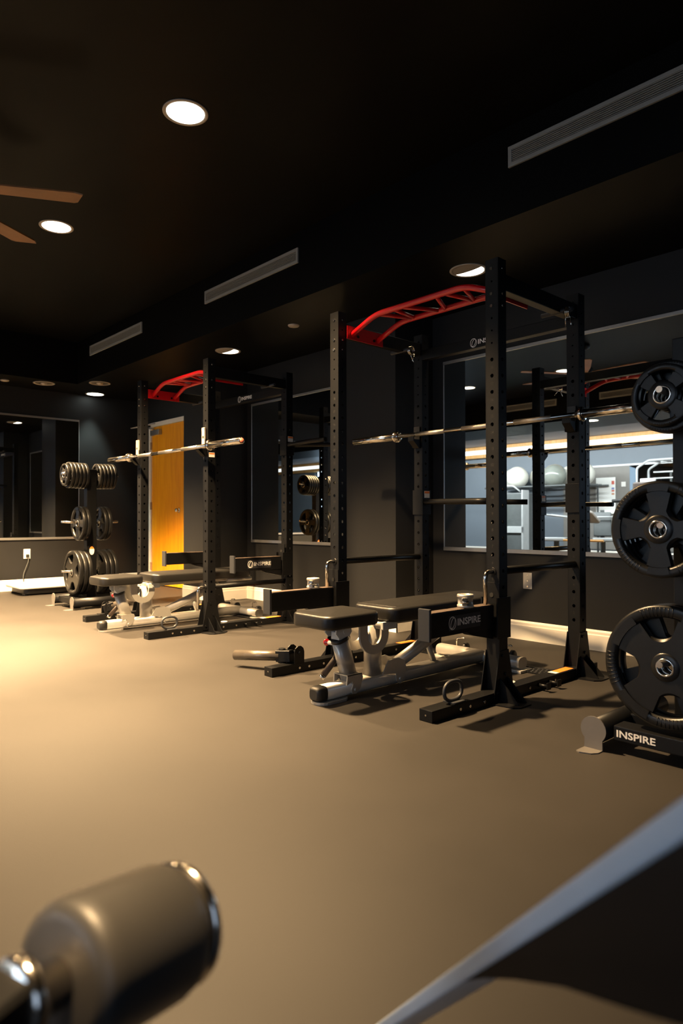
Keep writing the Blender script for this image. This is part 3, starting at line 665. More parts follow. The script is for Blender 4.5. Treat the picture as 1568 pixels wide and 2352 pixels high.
# small metal clamp collars on the near rack's arms
def clamp(loc, label, rz):
    t = thing('barbell_clamp', label, 'barbell clamp', loc, rz)
    bm = bm_new(); lathe(bm, [(0.026, 0.0), (0.036, 0.0), (0.038, 0.004), (0.038, 0.012), (0.034, 0.014), (0.034, 0.044), (0.038, 0.046), (0.038, 0.056), (0.036, 0.060), (0.026, 0.060)], (0, 0, 0), (0, 0, 1), 28, True); obj('ring_body', bm, SILVER, t)
    bm = bm_new(); box(bm, 0.028, 0.050, -0.012, 0.012, 0.012, 0.046, 0.003); tube(bm, [(0.045, -0.018, 0.028), (0.045, 0.018, 0.028)], 0.007, 10); obj('lever', bm, CHROME, t)
clamp((-3.030, 2.545, 0.4665), 'silver clamp collar standing on the left spotter arm of the near rack', -1.0)
clamp((-1.897, 2.500, 0.4665), 'silver clamp collar on the right spotter arm of the near rack, by the chrome handle', -1.0)
# spring collars on the storage pegs
def spring(loc, label, rz=0):
    t = thing('spring_collar', label, 'spring collar', loc, rz)
    bm = bm_new(); pts = [(-0.012 + 0.024 * k / 80, 0.027 * math.cos(2 * PI * k / 26 - 1.2), 0.027 * math.sin(2 * PI * k / 26 - 1.2) - 0.012) for k in range(81)]
    tube(bm, pts, 0.0026, 8); obj('coil', bm, CHROME, t)
    for a, b in ((pts[0], (-0.02, 0.045, -0.078)), (pts[-1], (0.02, -0.01, -0.085))):
        bm = bm_new(); tube(bm, [a, b], 0.0026, 8); obj('coil_arm', bm, CHROME, t)
spring((-2.948, 3.316, 1.985), 'spring collar clip hanging from the left top beam of the near rack')
spring((-1.905 + 0.068, 3.316, 1.985), 'spring collar clip hung at the right top beam of the near rack', 0.3)
# ================================================================ BENCHES
def make_bench(loc, label):
    """adjustable bench; local x=0 centre line, y=0 front of the seat pad, y grows to the back"""
    t = thing('adjustable_bench', label, 'weight bench', loc)
    bm = bm_new(); rounded_slab(bm, -0.145, 0.145, 0.0, 0.350, 0.360, 0.426, 0.058, 0.016, 0.006); obj('seat_pad', bm, VINYL, t)
    bm = bm_new(); rounded_slab(bm, -0.158, 0.158, 0.420, 1.37, 0.358, 0.430, 0.062, 0.016, 0.006); bp_ = obj('back_pad', bm, VINYL, t)
    bm = bm_new(); tube(bm, [(-0.155, 0.47, 0.416), (-0.135, 0.45, 0.4325), (0.135, 0.45, 0.4325), (0.155, 0.47, 0.416)], 0.0015, 6); obj('seam', bm, CAPM, bp_)
    bm = bm_new(); box(bm, -0.03, 0.03, 0.40, 1.30, 0.325, 0.358, 0.006); obj('back_frame', bm, SILVER, t)
    bm = bm_new(); oval(bm, (0, 0.06, 0.047), (0, 1.33, 0.055), 0.084, 0.070); obj('main_rail', bm, SILVER, t)
    bm = bm_new(); n = 24
    prof = [(0.0, 1.0), (0.012, 0.97), (0.024, 0.85), (0.032, 0.62)]
    rings = []
    for dy, sc in [(0.02, 1.02)] + prof:
        ring = []
        for q in range(n):
            a = 2 * PI * q / n; c, si = math.cos(a), math.sin(a)
            ring.append(bm.verts.new((0.0425 * sc * math.copysign(abs(c) ** 0.55, c), 0.062 - dy if dy != 0.02 or sc != 1.02 else 0.085, 0.047 + 0.0355 * sc * math.copysign(abs(si) ** 0.55, si))))
        rings.append(ring)
    for A, B in zip(rings, rings[1:]):
        for q in range(n):
            f = bm.faces.new((A[q], A[(q + 1) % n], B[(q + 1) % n], B[q])); f.smooth = True
    bm.faces.new(rings[-1]); bm.faces.new(rings[0][::-1]); obj('end_cap', bm, CAPM, t)
    bm = bm_new(); prism(bm, [(0.058 * math.cos(a), 0.09 + 0.055 * math.sin(a)) for a in [PI + PI * k / 10 for k in range(11)]] + [(0.058, 0.19), (0.040, 0.215), (-0.040, 0.215), (-0.058, 0.19)], 'z', 0.0, 0.013); obj('foot_plate', bm, SILVER, t)
    # front leg: U bracket, leaning tube, collar and seat bracket
    bm = bm_new(); oval(bm, (0, 0.262, 0.088), (0, 0.200, 0.284), 0.066, 0.086, sq=0.8, up=(0, 1, 0)); obj('front_post', bm, SILVER, t)
    bm = bm_new()
    for x in (-0.050, 0.044): prism(bm, [(0.200, 0.070), (0.205, 0.118), (0.300, 0.118), (0.308, 0.095), (0.290, 0.045), (0.262, 0.022), (0.238, 0.024), (0.232, 0.045), (0.243, 0.070), (0.235, 0.085)], 'x', x, x + 0.006)
    box(bm, -0.05, 0.05, 0.203, 0.300, 0.112, 0.118, 0.001); tube(bm, [(-0.056, 0.258, 0.042), (0.058, 0.258, 0.042)], 0.010, 12); obj('hinge_bracket', bm, SILVER, t)
    bm = bm_new(); oval(bm, (0, 0.202, 0.278), (0, 0.197, 0.294), 0.072, 0.092, sq=0.8, up=(0, 1, 0)); obj('post_collar', bm, CAPM, t)
    bm = bm_new(); box(bm, -0.028, 0.028, 0.168, 0.222, 0.288, 0.325, 0.003)
    for x in (-0.042, 0.036): prism(bm, [(0.158, 0.300), (0.225, 0.305), (0.240, 0.325), (0.235, 0.360), (0.140, 0.360), (0.138, 0.322)], 'x', x, x + 0.006)
    tube(bm, [(-0.046, 0.195, 0.330), (0.046, 0.195, 0.330)], 0.012, 12); obj('seat_bracket', bm, MACHL, t)
    # adjustment handle and pins
    for (px, py, pz) in ((-0.03, 0.205, 0.258), (-0.03, 1.00, 0.262)):
        bm = bm_new(); tube(bm, [(px, py, pz), (px - 0.048, py - 0.01, pz + 0.003)], 0.010, 12); ph = obj('pin_housing', bm, PLASTIC, t)
        bm = bm_new(); lathe(bm, [(0, -0.02), (0.012, -0.02), (0.017, -0.012), (0.017, -0.004), (0.008, 0.004), (0.008, 0.012), (0, 0.012)], (px - 0.054, py - 0.01, pz + 0.003), (1, 0, 0), 20); obj('pull_knob', bm, REDK, ph)
    bm = bm_new(); tube(bm, [(-0.02, 0.262, 0.240), (-0.045, 0.236, 0.205)], 0.012, 14); hd = obj('handle', bm, CHROME, t)
    bm = bm_new(); tube(bm, [(-0.066, 0.150, 0.108), (-0.070, 0.142, 0.092)], 0.0160, 14); obj('handle_tip', bm, CHROME, hd)
    bm = bm_new(); tube(bm, [(-0.043, 0.238, 0.208), (-0.066, 0.152, 0.110)], 0.0160, 16); obj('grip', bm, GRIP, hd)
    # middle post and U-shaped ladder plates
    bm = bm_new(); oval(bm, (0, 0.425, 0.070), (0, 0.425, 0.330), 0.062, 0.100, sq=0.7, up=(0, 1, 0)); tube(bm, [(-0.085, 0.43, 0.335), (0.085, 0.43, 0.335)], 0.020, 18); obj('middle_post', bm, SILVER, t)
    bm = bm_new(); prism(bm, [(0.47, 0.080), (0.55, 0.080), (0.47, 0.150)], 'x', -0.004, 0.004); obj('web_plate', bm, SILVER, t)
    for x in (-0.075, 0.063):
        bm = bm_new(); n = 22; out = []; inn = []; cx, cz = 0.365, 0.300
        for k in range(n + 1):
            a = PI + PI * k / n; out.append((cx + 0.100 * math.cos(a), cz + 0.098 * math.sin(a))); inn.append((cx + 0.048 * math.cos(a), cz + 0.052 * math.sin(a)))
        prism(bm, [(cx - 0.100, 0.358)] + out + [(cx + 0.100, 0.335), (cx + 0.050, 0.335)] + inn[::-1] + [(cx - 0.048, 0.358)], 'x', x, x + 0.012); obj('ladder_plate', bm, SILVER, t)
    for x in (-0.098, 0.080):
        bm = bm_new(); box(bm, x, x + 0.018, 0.40, 0.50, 0.318, 0.358, 0.004); disc(bm, (x if x < 0 else x + 0.018, 0.44, 0.337), (-1 if x < 0 else 1, 0, 0), 0.009, 0.006, 10); obj('pivot_block', bm, MACHL, t)
    # diagonal support with its hinge and brace
    bm = bm_new(); oval(bm, (0, 0.60, 0.112), (0, 1.10, 0.300), 0.060, 0.064, sq=0.8); obj('diagonal_strut', bm, SILVER, t)
    bm = bm_new()
    for x in (-0.050, 0.044): prism(bm, [(0.448, 0.085), (0.490, 0.150), (0.565, 0.155), (0.612, 0.135), (0.625, 0.090), (0.605, 0.035), (0.575, 0.020), (0.548, 0.035), (0.545, 0.075)], 'x', x, x + 0.006)
    tube(bm, [(-0.056, 0.578, 0.045), (0.058, 0.578, 0.045)], 0.011, 12); obj('strut_hinge', bm, SILVER, t)
    bm = bm_new(); oval(bm, (0, 0.905, 0.070), (0, 0.855, 0.190), 0.028, 0.036, sq=0.8, up=(0, 1, 0)); obj('brace', bm, SILVER, t)
    # rear cross foot with flat pads, wheels and hooks
    bm = bm_new(); oval(bm, (-0.315, 1.345, 0.050), (0.285, 1.345, 0.050), 0.085, 0.066, sq=0.75); obj('rear_foot', bm, SILVER, t)
    for x in (-0.34, 0.225):
        bm = bm_new(); box(bm, x, x + 0.085, 1.285, 1.405, 0.0, 0.016, 0.004); obj('foot_plate', bm, SILVER, t)
    for x in (-0.17, 0.17):
        bm = bm_new(); lathe(bm, [(0, -0.012), (0.026, -0.012), (0.032, -0.006), (0.032, 0.006), (0.026, 0.012), (0, 0.012)], (x, 1.420, 0.066), (1, 0, 0), 20); obj('wheel', bm, CAPM, t)
        bm = bm_new(); tube(bm, [(x - 0.04, 1.38, 0.075), (x - 0.04, 1.38, 0.125), (x + 0.015, 1.38, 0.132), (x + 0.022, 1.38, 0.126)], 0.0050, 10, rb=0.015); obj('hook', bm, CHROME, t)
    bm = bm_new(); tube(bm, [(0.075, 1.15, 0.338), (0.075, 1.40, 0.338)], 0.018, 14); obj('rear_grip', bm, SILVER, t)
    return t
b1 = make_bench((-2.430, 2.010, 0), 'silver framed adjustable bench with black pads in the near rack')
b2 = copy_tree(b1); b2.location = (-5.130, 2.110, 0); b2['label'] = 'silver framed adjustable bench with black pads in the far rack, by the weight tree'

# ================================================================ WEIGHT PLATES
def make_plate(Rr, T, rot, nt_=4):
    """four-grip rubber plate, axis along Y, front face at y=-T/2"""
    bm = bm_new(); Ri = 0.80 * Rr; rh = 0.030; dd = (0.76 if Rr > 0.2 else 0.74) * Rr; rho = (0.315 if Rr > 0.2 else 0.36) * Rr
    lathe(bm, [(Ri, -T * 0.36), (Ri + 0.012 * Rr / 0.22, -T * 0.5), (Rr * 0.955, -T * 0.5), (Rr * 0.99, -T * 0.42), (Rr, -T * 0.25), (Rr, T * 0.25), (Rr * 0.99, T * 0.42), (Rr * 0.955, T * 0.5), (Ri + 0.012 * Rr / 0.22, T * 0.5), (Ri, T * 0.36)], (0, 0, 0), (0, 1, 0), 72, True)
    # rho/dd circle meets Ri at angle phi
    cphi = (Ri ** 2 + dd ** 2 - rho ** 2) / (2 * Ri * dd); phi = math.acos(max(-1, min(1, cphi)))
    phimax = math.asin(min(1, rho / dd)); phi = min(phi, phimax * 0.999)
    angs = []; N = 4
    for k in range(N):
        c = rot + 2 * PI * k / N
        for j in range(13): angs.append((c - phi + 2 * phi * j / 12, c, True))
        gap = 2 * PI / N - 2 * phi
        for j in range(1, 5): angs.append((c + phi + gap * j / 5, c, False))
    ring = []
    for a, c, op in angs:
        if op:
            da = a - c; q = max(rho ** 2 - dd ** 2 * math.sin(da) ** 2, 0); r = dd * math.cos(da) - math.sqrt(q); r = min(r, Ri + 0.004) if abs(abs(da) - phi) > 1e-3 else Ri + 0.004
        else: r = Ri + 0.006
        ca, sa = math.cos(a), math.sin(a); th = T * 0.40; be = 0.009
        pr = [(rh, -th), (max(r - be, rh), -th), (r, -th * 0.5), (r, th * 0.5), (max(r - be, rh), th), (rh, th)]
        ring.append([bm.verts.new((x * ca, y, x * sa)) for x, y in pr])
    n = len(ring)
    for i in range(n):
        A, B = ring[i], ring[(i + 1) % n]
        for k in range(5):
            f = bm.faces.new((A[k], A[k + 1], B[k + 1], B[k])); f.smooth = k in (1, 2, 3) and False
        bm.faces.new((A[5], A[0], B[0], B[5]))
    # hub boss
    lathe(bm, [(0.028, -T * 0.5), (0.045, -T * 0.5), (0.052, -T * 0.38), (0.054, -T * 0.28), (0.054, T * 0.28), (0.045, T * 0.5), (0.028, T * 0.5)], (0, 0, 0), (0, 1, 0), 36)
    # finger ridges inside the grips and raised pads on the rim
    for k in range(N):
        c = rot + 2 * PI * k / N
        for j in range(9):
            a = c - phi * 0.7 + 1.4 * phi * j / 8; ca, sa = math.cos(a), math.sin(a)
            p = V(ca, 0, sa) * (Ri + 0.004); q = V(ca, 0, sa) * (Rr * 0.96)
            for s in (-1, 1): tube(bm, [p + V(0, s * T * 0.44, 0), q + V(0, s * T * 0.50, 0)], 0.0022 * (Rr / 0.2), 5)
        a0, a1 = c + phi * 1.15, c + 2 * PI / N - phi * 1.15
        if a1 > a0:
            m_ = 6
            for s in (-1, 1):
                top = []; 
                for j in range(m_ + 1):
                    a = a0 + (a1 - a0) * j / m_; top.append((V(math.cos(a), 0, math.sin(a)) * Ri * 0.985, V(math.cos(a), 0, math.sin(a)) * Rr * 0.93))
                for j in range(m_):
                    y = s * (T * 0.5 + 0.0025); y0 = s * T * 0.30
                    P = [top[j][0], top[j][1], top[j + 1][1], top[j + 1][0]]
                    tv = [bm.verts.new(p + V(0, y, 0)) for p in P]; bm.faces.new(tv)
                    lv = [bm.verts.new(p + V(0, y0, 0)) for p in (P[0], P[3])]; bm.faces.new((tv[0], tv[3], lv[1], lv[0]))
    body = obj('weight_plate', bm, RUBBER)
    bm = bm_new()
    for q in (-1, 1): lathe(bm, [(0.0255, q * (T * 0.5 - 0.006)), (0.0255, q * (T * 0.5 + 0.001)), (0.029, q * (T * 0.5 + 0.003)), (0.033, q * (T * 0.5 + 0.001)), (0.033, q * (T * 0.5 - 0.006))], (0, 0, 0), (0, 1, 0), 36, True)
    obj('steel_hub', bm, CHROME, body)
    return body
PROTO = {}
def plate(kind, loc, label, rot=0.0, group=None, tilt=0.0):
    Rr, T = {'45': (0.222, 0.040), '35': (0.185, 0.038), '25': (0.172, 0.036), '10': (0.112, 0.030), '10b': (0.130, 0.030), '5': (0.098, 0.024)}[kind]
    if kind not in PROTO: PROTO[kind] = make_plate(Rr, T, math.radians(45 if kind in ('25', '35') else 8)); p = PROTO[kind]
    else: p = copy_tree(PROTO[kind])
    p.location = loc; p.rotation_euler = (tilt, rot, 0)
    return tag(p, label, 'weight plate', group)

def plate_tree(x, ypost, label, htop, which):
    t = thing('plate_tree', label, 'plate rack', (x, ypost, 0))
    bm = bm_new(); box(bm, -0.04, 0.04, -0.05, 0.05, 0.05, htop, 0.004); po = obj('post', bm, STEEL, t)
    bm = bm_new(); box(bm, -0.23, 0.23, -0.04, 0.04, 0.025, 0.095, 0.004); cb = obj('cross_member', bm, STEEL, t)
    bm = bm_new(); box(bm, -0.18, 0.18, -0.25, -0.165, 0.045, 0.10, 0.004); box(bm, -0.05, 0.05, -0.17, -0.03, 0.03, 0.09, 0.003); fm = obj('front_plate', bm, STEEL, t)
    for s in (-1, 1):
        bm = bm_new(); tube(bm, [(s * 0.245, -0.27, 0.065), (s * 0.245, 0.30, 0.065)], 0.045, 24); obj('base_tube', bm, STEEL, t)
        bm = bm_new(); yv = -0.275
        prism(bm, [(s * 0.245 + 0.05 * math.cos(a), 0.075 + 0.05 * math.sin(a)) for a in [-0.25 * PI + 1.5 * PI * k / 20 for k in range(21)]] + [(s * 0.245 - 0.036, 0.0), (s * 0.245 + 0.036, 0.0)], 'y', yv - 0.004, yv)
        prism(bm, [(s * 0.245 + 0.036, yv), (s * 0.245 + 0.036, yv - 0.035), (s * 0.245 + 0.020, yv - 0.06), (s * 0.245 - 0.020, yv - 0.075), (s * 0.245 - 0.036, yv - 0.065), (s * 0.245 - 0.036, yv)], 'z', 0.0, 0.004)
        obj('foot_tab', bm, TABM, t)
    for z in (1.315, 0.835, 0.345):
        for s in (-1, 1):
            bm = bm_new(); L_ = 0.285 if which == 2 else (0.275 if z < 0.5 else 0.262)
            tube(bm, [(0, s * 0.05, z), (0, s * L_, z + 0.012)], 0.0118, 18); pg = obj('plate_peg', bm, CHROME if which == 2 else PEGM, t)
            bm = bm_new(); disc(bm, (0, s * L_, z + 0.012), (0, s, 0), 0.0118, 0.004, 18); obj('peg_tip', bm, CHROME, pg)
    if which == 1: logo((-0.098, -0.2512, 0.072), (1, 0, 0), (0, 0, 1), 0.026, t, ring=False)
    else:
        bm = bm_new(); n = 24
        prism(bm, [(0.025 * math.cos(2 * PI * k / n), 0.555 + 0.042 * math.sin(2 * PI * k / n)) for k in range(n)], 'x', 0.040, 0.0412); st = obj('warning_label', bm, SIGNW, t)
        bm = bm_new(); prism(bm, [(0.025 * math.cos(a), 0.555 + 0.042 * math.sin(a)) for a in [math.radians(25 + 13 * k) for k in range(11)]], 'x', 0.0412, 0.0418); obj('orange_top', bm, ORANGE, st)
    return t
plate_tree(-1.0, 2.70, 'black weight plate tree at the right edge with plates facing the room', 1.552, 1)
plate_tree(-6.78, 2.745, 'black weight plate tree at far left with warning label and two side stacks', 1.379, 2)
PG = 'weight plates on the tree at the right edge'
def hang(z, r=0.0255): return z + 0.012 * 0.6 - (r - 0.0122)
def row(tree_x, sgn, zpeg, yp, kinds, labels, group):
    y = yp
    for k, (kd, lb) in enumerate(zip(kinds, labels)):
        T = {'45': 0.048, '35': 0.045, '25': 0.044, '10': 0.036, '10b': 0.037, '5': 0.028}[kd]
        yc = y + T / 2; y += T
        dist = yc
        plate(kd, (tree_x, (2.70 if tree_x > -3 else 2.745) + sgn * (0.05 + dist), hang(zpeg) + 0.001 * k), lb, rot=(0.31 * (len(kinds) - 1 - k) if kd != '10' else 0.14), group=group)
# right tree: front side, from the post outward
row(-1.0, -1, 1.315, 0.085, ['10b', '10b', '10'], ['larger rubber plate at the back of the top peg, right tree', 'second rubber plate on the top peg of the right tree, behind the small one', 'small four-grip plate in front on the top peg of the right tree'], PG)
row(-1.0, -1, 0.835, 0.06, ['25', '25', '25', '25'], ['innermost medium plate on the middle peg of the right tree', 'medium plate second from the post on the middle peg, right tree', 'medium plate just behind the front one on the middle peg, right tree', 'front medium four-grip plate on the middle peg of the right tree'], PG)
row(-1.0, -1, 0.345, 0.09, ['45', '45', '45'][:2], ['large plate behind the front one on the lowest peg of the right tree', 'front large four-grip plate on the lowest peg of the right tree'], PG)
# left tree
GL = 'weight plates on the far left tree'
row(-6.78, -1, 1.315, 0.0, ['10b', '10b', '10b', '10b', '10b', '10'], ['top left stack of the far tree, plate touching the post', 'top left stack of the far tree, second plate from the post', 'top left stack of the far tree, third plate from the post', 'top left stack of the far tree, fourth plate from the post', 'top left stack of the far tree, fifth plate from the post', 'small plate facing left at the outer end of the far tree top stack'], GL)
row(-6.78, 1, 1.315, 0.0, ['10b', '10b', '10b', '10b', '10b'], ['top right stack of the far tree, plate touching the post', 'top right stack of the far tree, second plate from the post', 'top right stack of the far tree, third plate from the post', 'top right stack of the far tree, fourth plate from the post', 'outermost plate of the top right stack on the far tree'], GL)
row(-6.78, -1, 0.835, 0.0, ['25', '25'], ['inner medium plate left of the far tree post', 'outer medium plate left of the far tree post with long bare peg'], GL)
row(-6.78, 1, 0.835, 0.03, ['25', '25'], ['inner medium plate right of the far tree post', 'outer medium plate right of the far tree post'], GL)
row(-6.78, -1, 0.345, 0.0, ['45', '45', '45'], ['large plate closest to the post, lower left of the far tree', 'large plate in the middle, lower left of the far tree', 'outermost large plate, lower left of the far tree'], GL)
row(-6.78, 1, 0.345, 0.02, ['45', '45', '45'], ['large plate closest to the post, lower right of the far tree', 'large plate in the middle, lower right of the far tree', 'outermost large plate, lower right of the far tree above the bench seat'], GL)

# ================================================================ low white vibration platform by the far wall
t = thing('vibration_platform', 'low white topped black exercise platform on the floor below the outlet', 'exercise platform', (-8.37, 2.80, 0))
bm = bm_new(); rounded_slab(bm, -0.28, 0.30, -0.33, 0.42, 0.075, 0.115, 0.07, 0.014); obj('white_deck', bm, PLASTIC, t)
bm = bm_new(); rounded_slab(bm, -0.25, 0.26, -0.27, 0.37, 0.012, 0.076, 0.06, 0.012); obj('black_base', bm, CAPM, t)
for x, y in ((-0.2, -0.24), (0.2, -0.24), (-0.2, 0.33), (0.2, 0.33)):
    bm = bm_new(); disc(bm, (x, y, 0), (0, 0, 1), 0.035, 0.02, 16); obj('foot', bm, CAPM, t)
bm = bm_new(); rounded_slab(bm, -0.20, 0.16, -0.20, 0.30, 0.115, 0.121, 0.05, 0.002); obj('tread_mat', bm, MACHL, t)

# ================================================================ FOREGROUND MACHINE (out of focus)
t = thing('leg_curl_machine', 'blurred exercise machine close to the camera, foam roller at left and dark arm at right', 'exercise machine', (-0.52, 0.22, 0))
bm = bm_new(); a = V(0.006, -0.036, 0.527); b = V(-0.028, 0.076, 0.508); d = (b - a).normalized(); Lr = (b - a).length
lathe(bm, [(0.0, 0.0), (0.040, 0.0), (0.050, 0.003), (0.054, 0.010), (0.055, 0.02), (0.055, Lr - 0.02), (0.053, Lr - 0.010), (0.048, Lr - 0.003), (0.038, Lr), (0.0, Lr)], a, d, 56); fr = obj('foam_roller', bm, FOAM, t)
bm = bm_new(); lathe(bm, [(0, Lr), (0.048, Lr), (0.0515, Lr + 0.002), (0.0515, Lr + 0.007), (0.046, Lr + 0.010), (0, Lr + 0.012)], a, d, 40); obj('end_cap', bm, CHROME, fr)
bm = bm_new(); lathe(bm, [(0, -0.040), (0.026, -0.040), (0.030, -0.036), (0.030, -0.028), (0.018, -0.024), (0.018, 0.0), (0, 0.0)], a, d, 40); obj('chrome_collar', bm, CHROME, fr)
bm = bm_new(); beam(bm, a - d * 0.03 , a - d * 0.10 + V(0, 0, -0.02), 0.045, 0.045); beam(bm, a - d * 0.10 + V(0, 0, 0.0), V(0.03, -0.14, 0.03), 0.05, 0.05, up=(1, 0, 0)); obj('roller_bracket', bm, STEEL, t)
bm = bm_new(); box(bm, 0.0, 0.06, -0.55, 0.02, 0.0, 0.05, 0.004); box(bm, 0.0, 0.60, -0.17, -0.11, 0.0, 0.05, 0.004); obj('base_frame', bm, STEEL, t)
ofs = V(0.52, -0.22, 0)
HILITE = mat('painted_cool_highlight', (0.50, 0.60, 0.72), 0.4, spec=0.6, noise=0.03)  # cool highlight along the arm's top edge, painted in as pale blue colour
nrm = V(-0.479, -0.878, 0)
side = [V(-0.716, 0.711, 0.109), V(-0.104, 0.377, 0.752), V(-0.06, 0.353, 0.62), V(-0.106, 0.377, 0.606), V(-0.155, 0.404, 0.581), V(-0.199, 0.428, 0.556), V(-0.264, 0.464, 0.520), V(-0.329, 0.499, 0.477), V(-0.394, 0.535, 0.430), V(-0.444, 0.562, 0.385), V(-0.536, 0.613, 0.291)]
side[2] = V(-0.02, 0.332, 0.66)
def slab(bm, pts, a, b, bev):
    A = [bm.verts.new(p + ofs - nrm * a) for p in pts]; B = [bm.verts.new(p + ofs - nrm * b) for p in pts]; n = len(pts)
    fs = [bm.faces.new((A[k], A[(k + 1) % n], B[(k + 1) % n], B[k])) for k in range(n)] + [bm.faces.new(A[::-1]), bm.faces.new(B)]
    bmesh.ops.bevel(bm, geom=list({e for f in fs for e in f.edges}), offset=bev, segments=4, affect='EDGES', profile=0.5, clamp_overlap=True)
bm = bm_new(); slab(bm, side, 0.0, 0.045, 0.004); obj('shroud', bm, mat('shroud_black', (0.006, 0.006, 0.007), 0.6, spec=0.2, noise=0.05), t, smooth=True)
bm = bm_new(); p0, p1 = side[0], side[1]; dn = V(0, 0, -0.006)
slab(bm, [p0 + V(-0.02, 0.01, -0.015), p1 + V(0.0, 0.0, 0.012), p1 + V(0, 0, -0.014), p0 + V(0, 0, -0.014)], -0.003, 0.046, 0.004); obj('highlight_strip', bm, HILITE, t, smooth=True)
bm = bm_new(); tube(bm, [side[0] + ofs - nrm * 0.02 + V(0.03, -0.02, 0.01), side[0] + ofs - nrm * 0.02 + V(-0.10, 0.045, -0.10)], 0.012, 14); obj('rear_foot', bm, STEEL, t)
bm = bm_new(); beam(bm, V(-0.08, 0.36, 0.66) + ofs, V(0.10, 0.20, 0.60) + ofs, 0.04, 0.04); beam(bm, V(0.10, 0.20, 0.60) + ofs, V(0.10, 0.18, 0.0) + ofs, 0.05, 0.05, up=(1, 0, 0)); obj('rear_frame', bm, STEEL, t)

# ================================================================ THE BRIGHT BAY, seen in the mirrors
YB = -6.1
bm = bm_new(); box(bm, -12.8, 2.3, YB, YB + 0.22, 2.64, 2.72, 0.002); box(bm, -12.8, 2.3, YB, YB + 0.2, 2.44, 2.53, 0.002); struct('trim_1', bm, COVEW)
bm = bm_new(); box(bm, -12.7, 2.2, YB, YB + 0.16, 2.53, 2.64); tag(obj('cove_light', bm, STRIP), 'long glowing white light strip between wooden bands, seen in the wide mirror', 'light strip')
bm = bm_new(); box(bm, -8.2, -3.6, YB, YB + 0.03, 0.18, 2.06); struct('wall_panel', bm, BAYGREY)
wm = wall_mirror('narrow mirror panel on the bay wall at the mirror right side', 'x', -6.62, -3.0, 0.5, 2.03, 0, 0.02)
bpy.data.objects.remove([o for o in wm.children if o.name.startswith('mirror_frame')][0])
for o in wm.children: o.data.transform(Matrix.Translation((0, YB + 0.04, 0)))
bm = bm_new(); box(bm, -8.2, -2.9, YB + 0.03, YB + 0.05, 2.03, 2.07); obj('mirror_frame', bm, ALU, wm)
# exercise balls on a shelf rack
t = thing('ball_rack', 'tubular rack holding the exercise balls, seen in the wide mirror', 'ball rack', (-8.4, -5.6, 0))
bm = bm_new()
for y in (-0.36, -0.04, 0.14, 0.46): tube(bm, [(-1.35, y, 1.610), (1.35, y, 1.610)], 0.02, 10)
obj('shelf_rail', bm, MACHG, t)
for x in (-1.3, 1.1):
    bm = bm_new(); tube(bm, [(x, -0.36, 0), (x, -0.36, 1.610), (x, 0.44, 1.610)], 0.022, 10, rb=0.06); tube(bm, [(x, -0.38, 0.02), (x, 0.44, 0.02)], 0.022, 10); obj('side_frame', bm, MACHG, t)
balls = [(-9.40, BALLW, 'white exercise ball at the left end of the reflected ball row'), (-8.95, BALLW, 'white exercise ball second in the reflected ball row'), (-8.66, BALLW, 'white exercise ball third in the reflected row, partly behind an upright'),
         (-7.98, BALLG, 'shiny grey exercise ball in the reflected ball row'), (-7.86, BALLW, 'white exercise ball right of the grey ball'), (-7.30, BALLW, 'white exercise ball at the right end of the reflected row')]
for k, (x, m_, l) in enumerate(balls):
    bm = bm_new(); bmesh.ops.create_uvsphere(bm, u_segments=32, v_segments=20, radius=0.26 - 0.004 * (k % 3)); b_ = obj('exercise_ball', bm, m_, smooth=True); b_.location = (x, (-5.82, -5.30)[k % 2], 1.842)
    tag(b_, l, 'exercise ball', 'exercise balls on the rack in the bay')
# dark weight-stack cabinet with pale front posts
t = thing('weight_stack_machine', 'dark weight stack machine reflected below the exercise balls', 'exercise machine', (-8.75, -5.0, 0))
bm = bm_new(); box(bm, -0.26, 0.26, -0.22, 0.22, 0.02, 1.46, 0.02); obj('cabinet', bm, MACHG, t)
bm = bm_new(); box(bm, -0.30, -0.26, 0.0, 0.26, 0.0, 1.52, 0.01); box(bm, 0.26, 0.30, 0.0, 0.26, 0.0, 1.52, 0.01); obj('side_post', bm, MACHL, t)
bm = bm_new(); box(bm, -0.15, 0.3, 0.22, 0.26, 0.55, 0.70, 0.01); obj('cross_plate', bm, MACHL, t)
bm = bm_new(); tube(bm, [(-0.27, 0.2, 1.50), (-0.15, 0.25, 1.62), (0.05, 0.25, 1.62), (0.2, 0.2, 1.48)], 0.02, 10, rb=0.05); obj('top_handle', bm, MACHL, t)
bm = bm_new(); tube(bm, [(-9.02 + 0.02 * math.sin(k), -4.68, 0.35 + 0.12 * k) for k in range(9)], 0.03, 8); tag(obj('resistance_band', bm, GREENM), 'bright green resistance band hanging beside the reflected dark machine', 'resistance band')
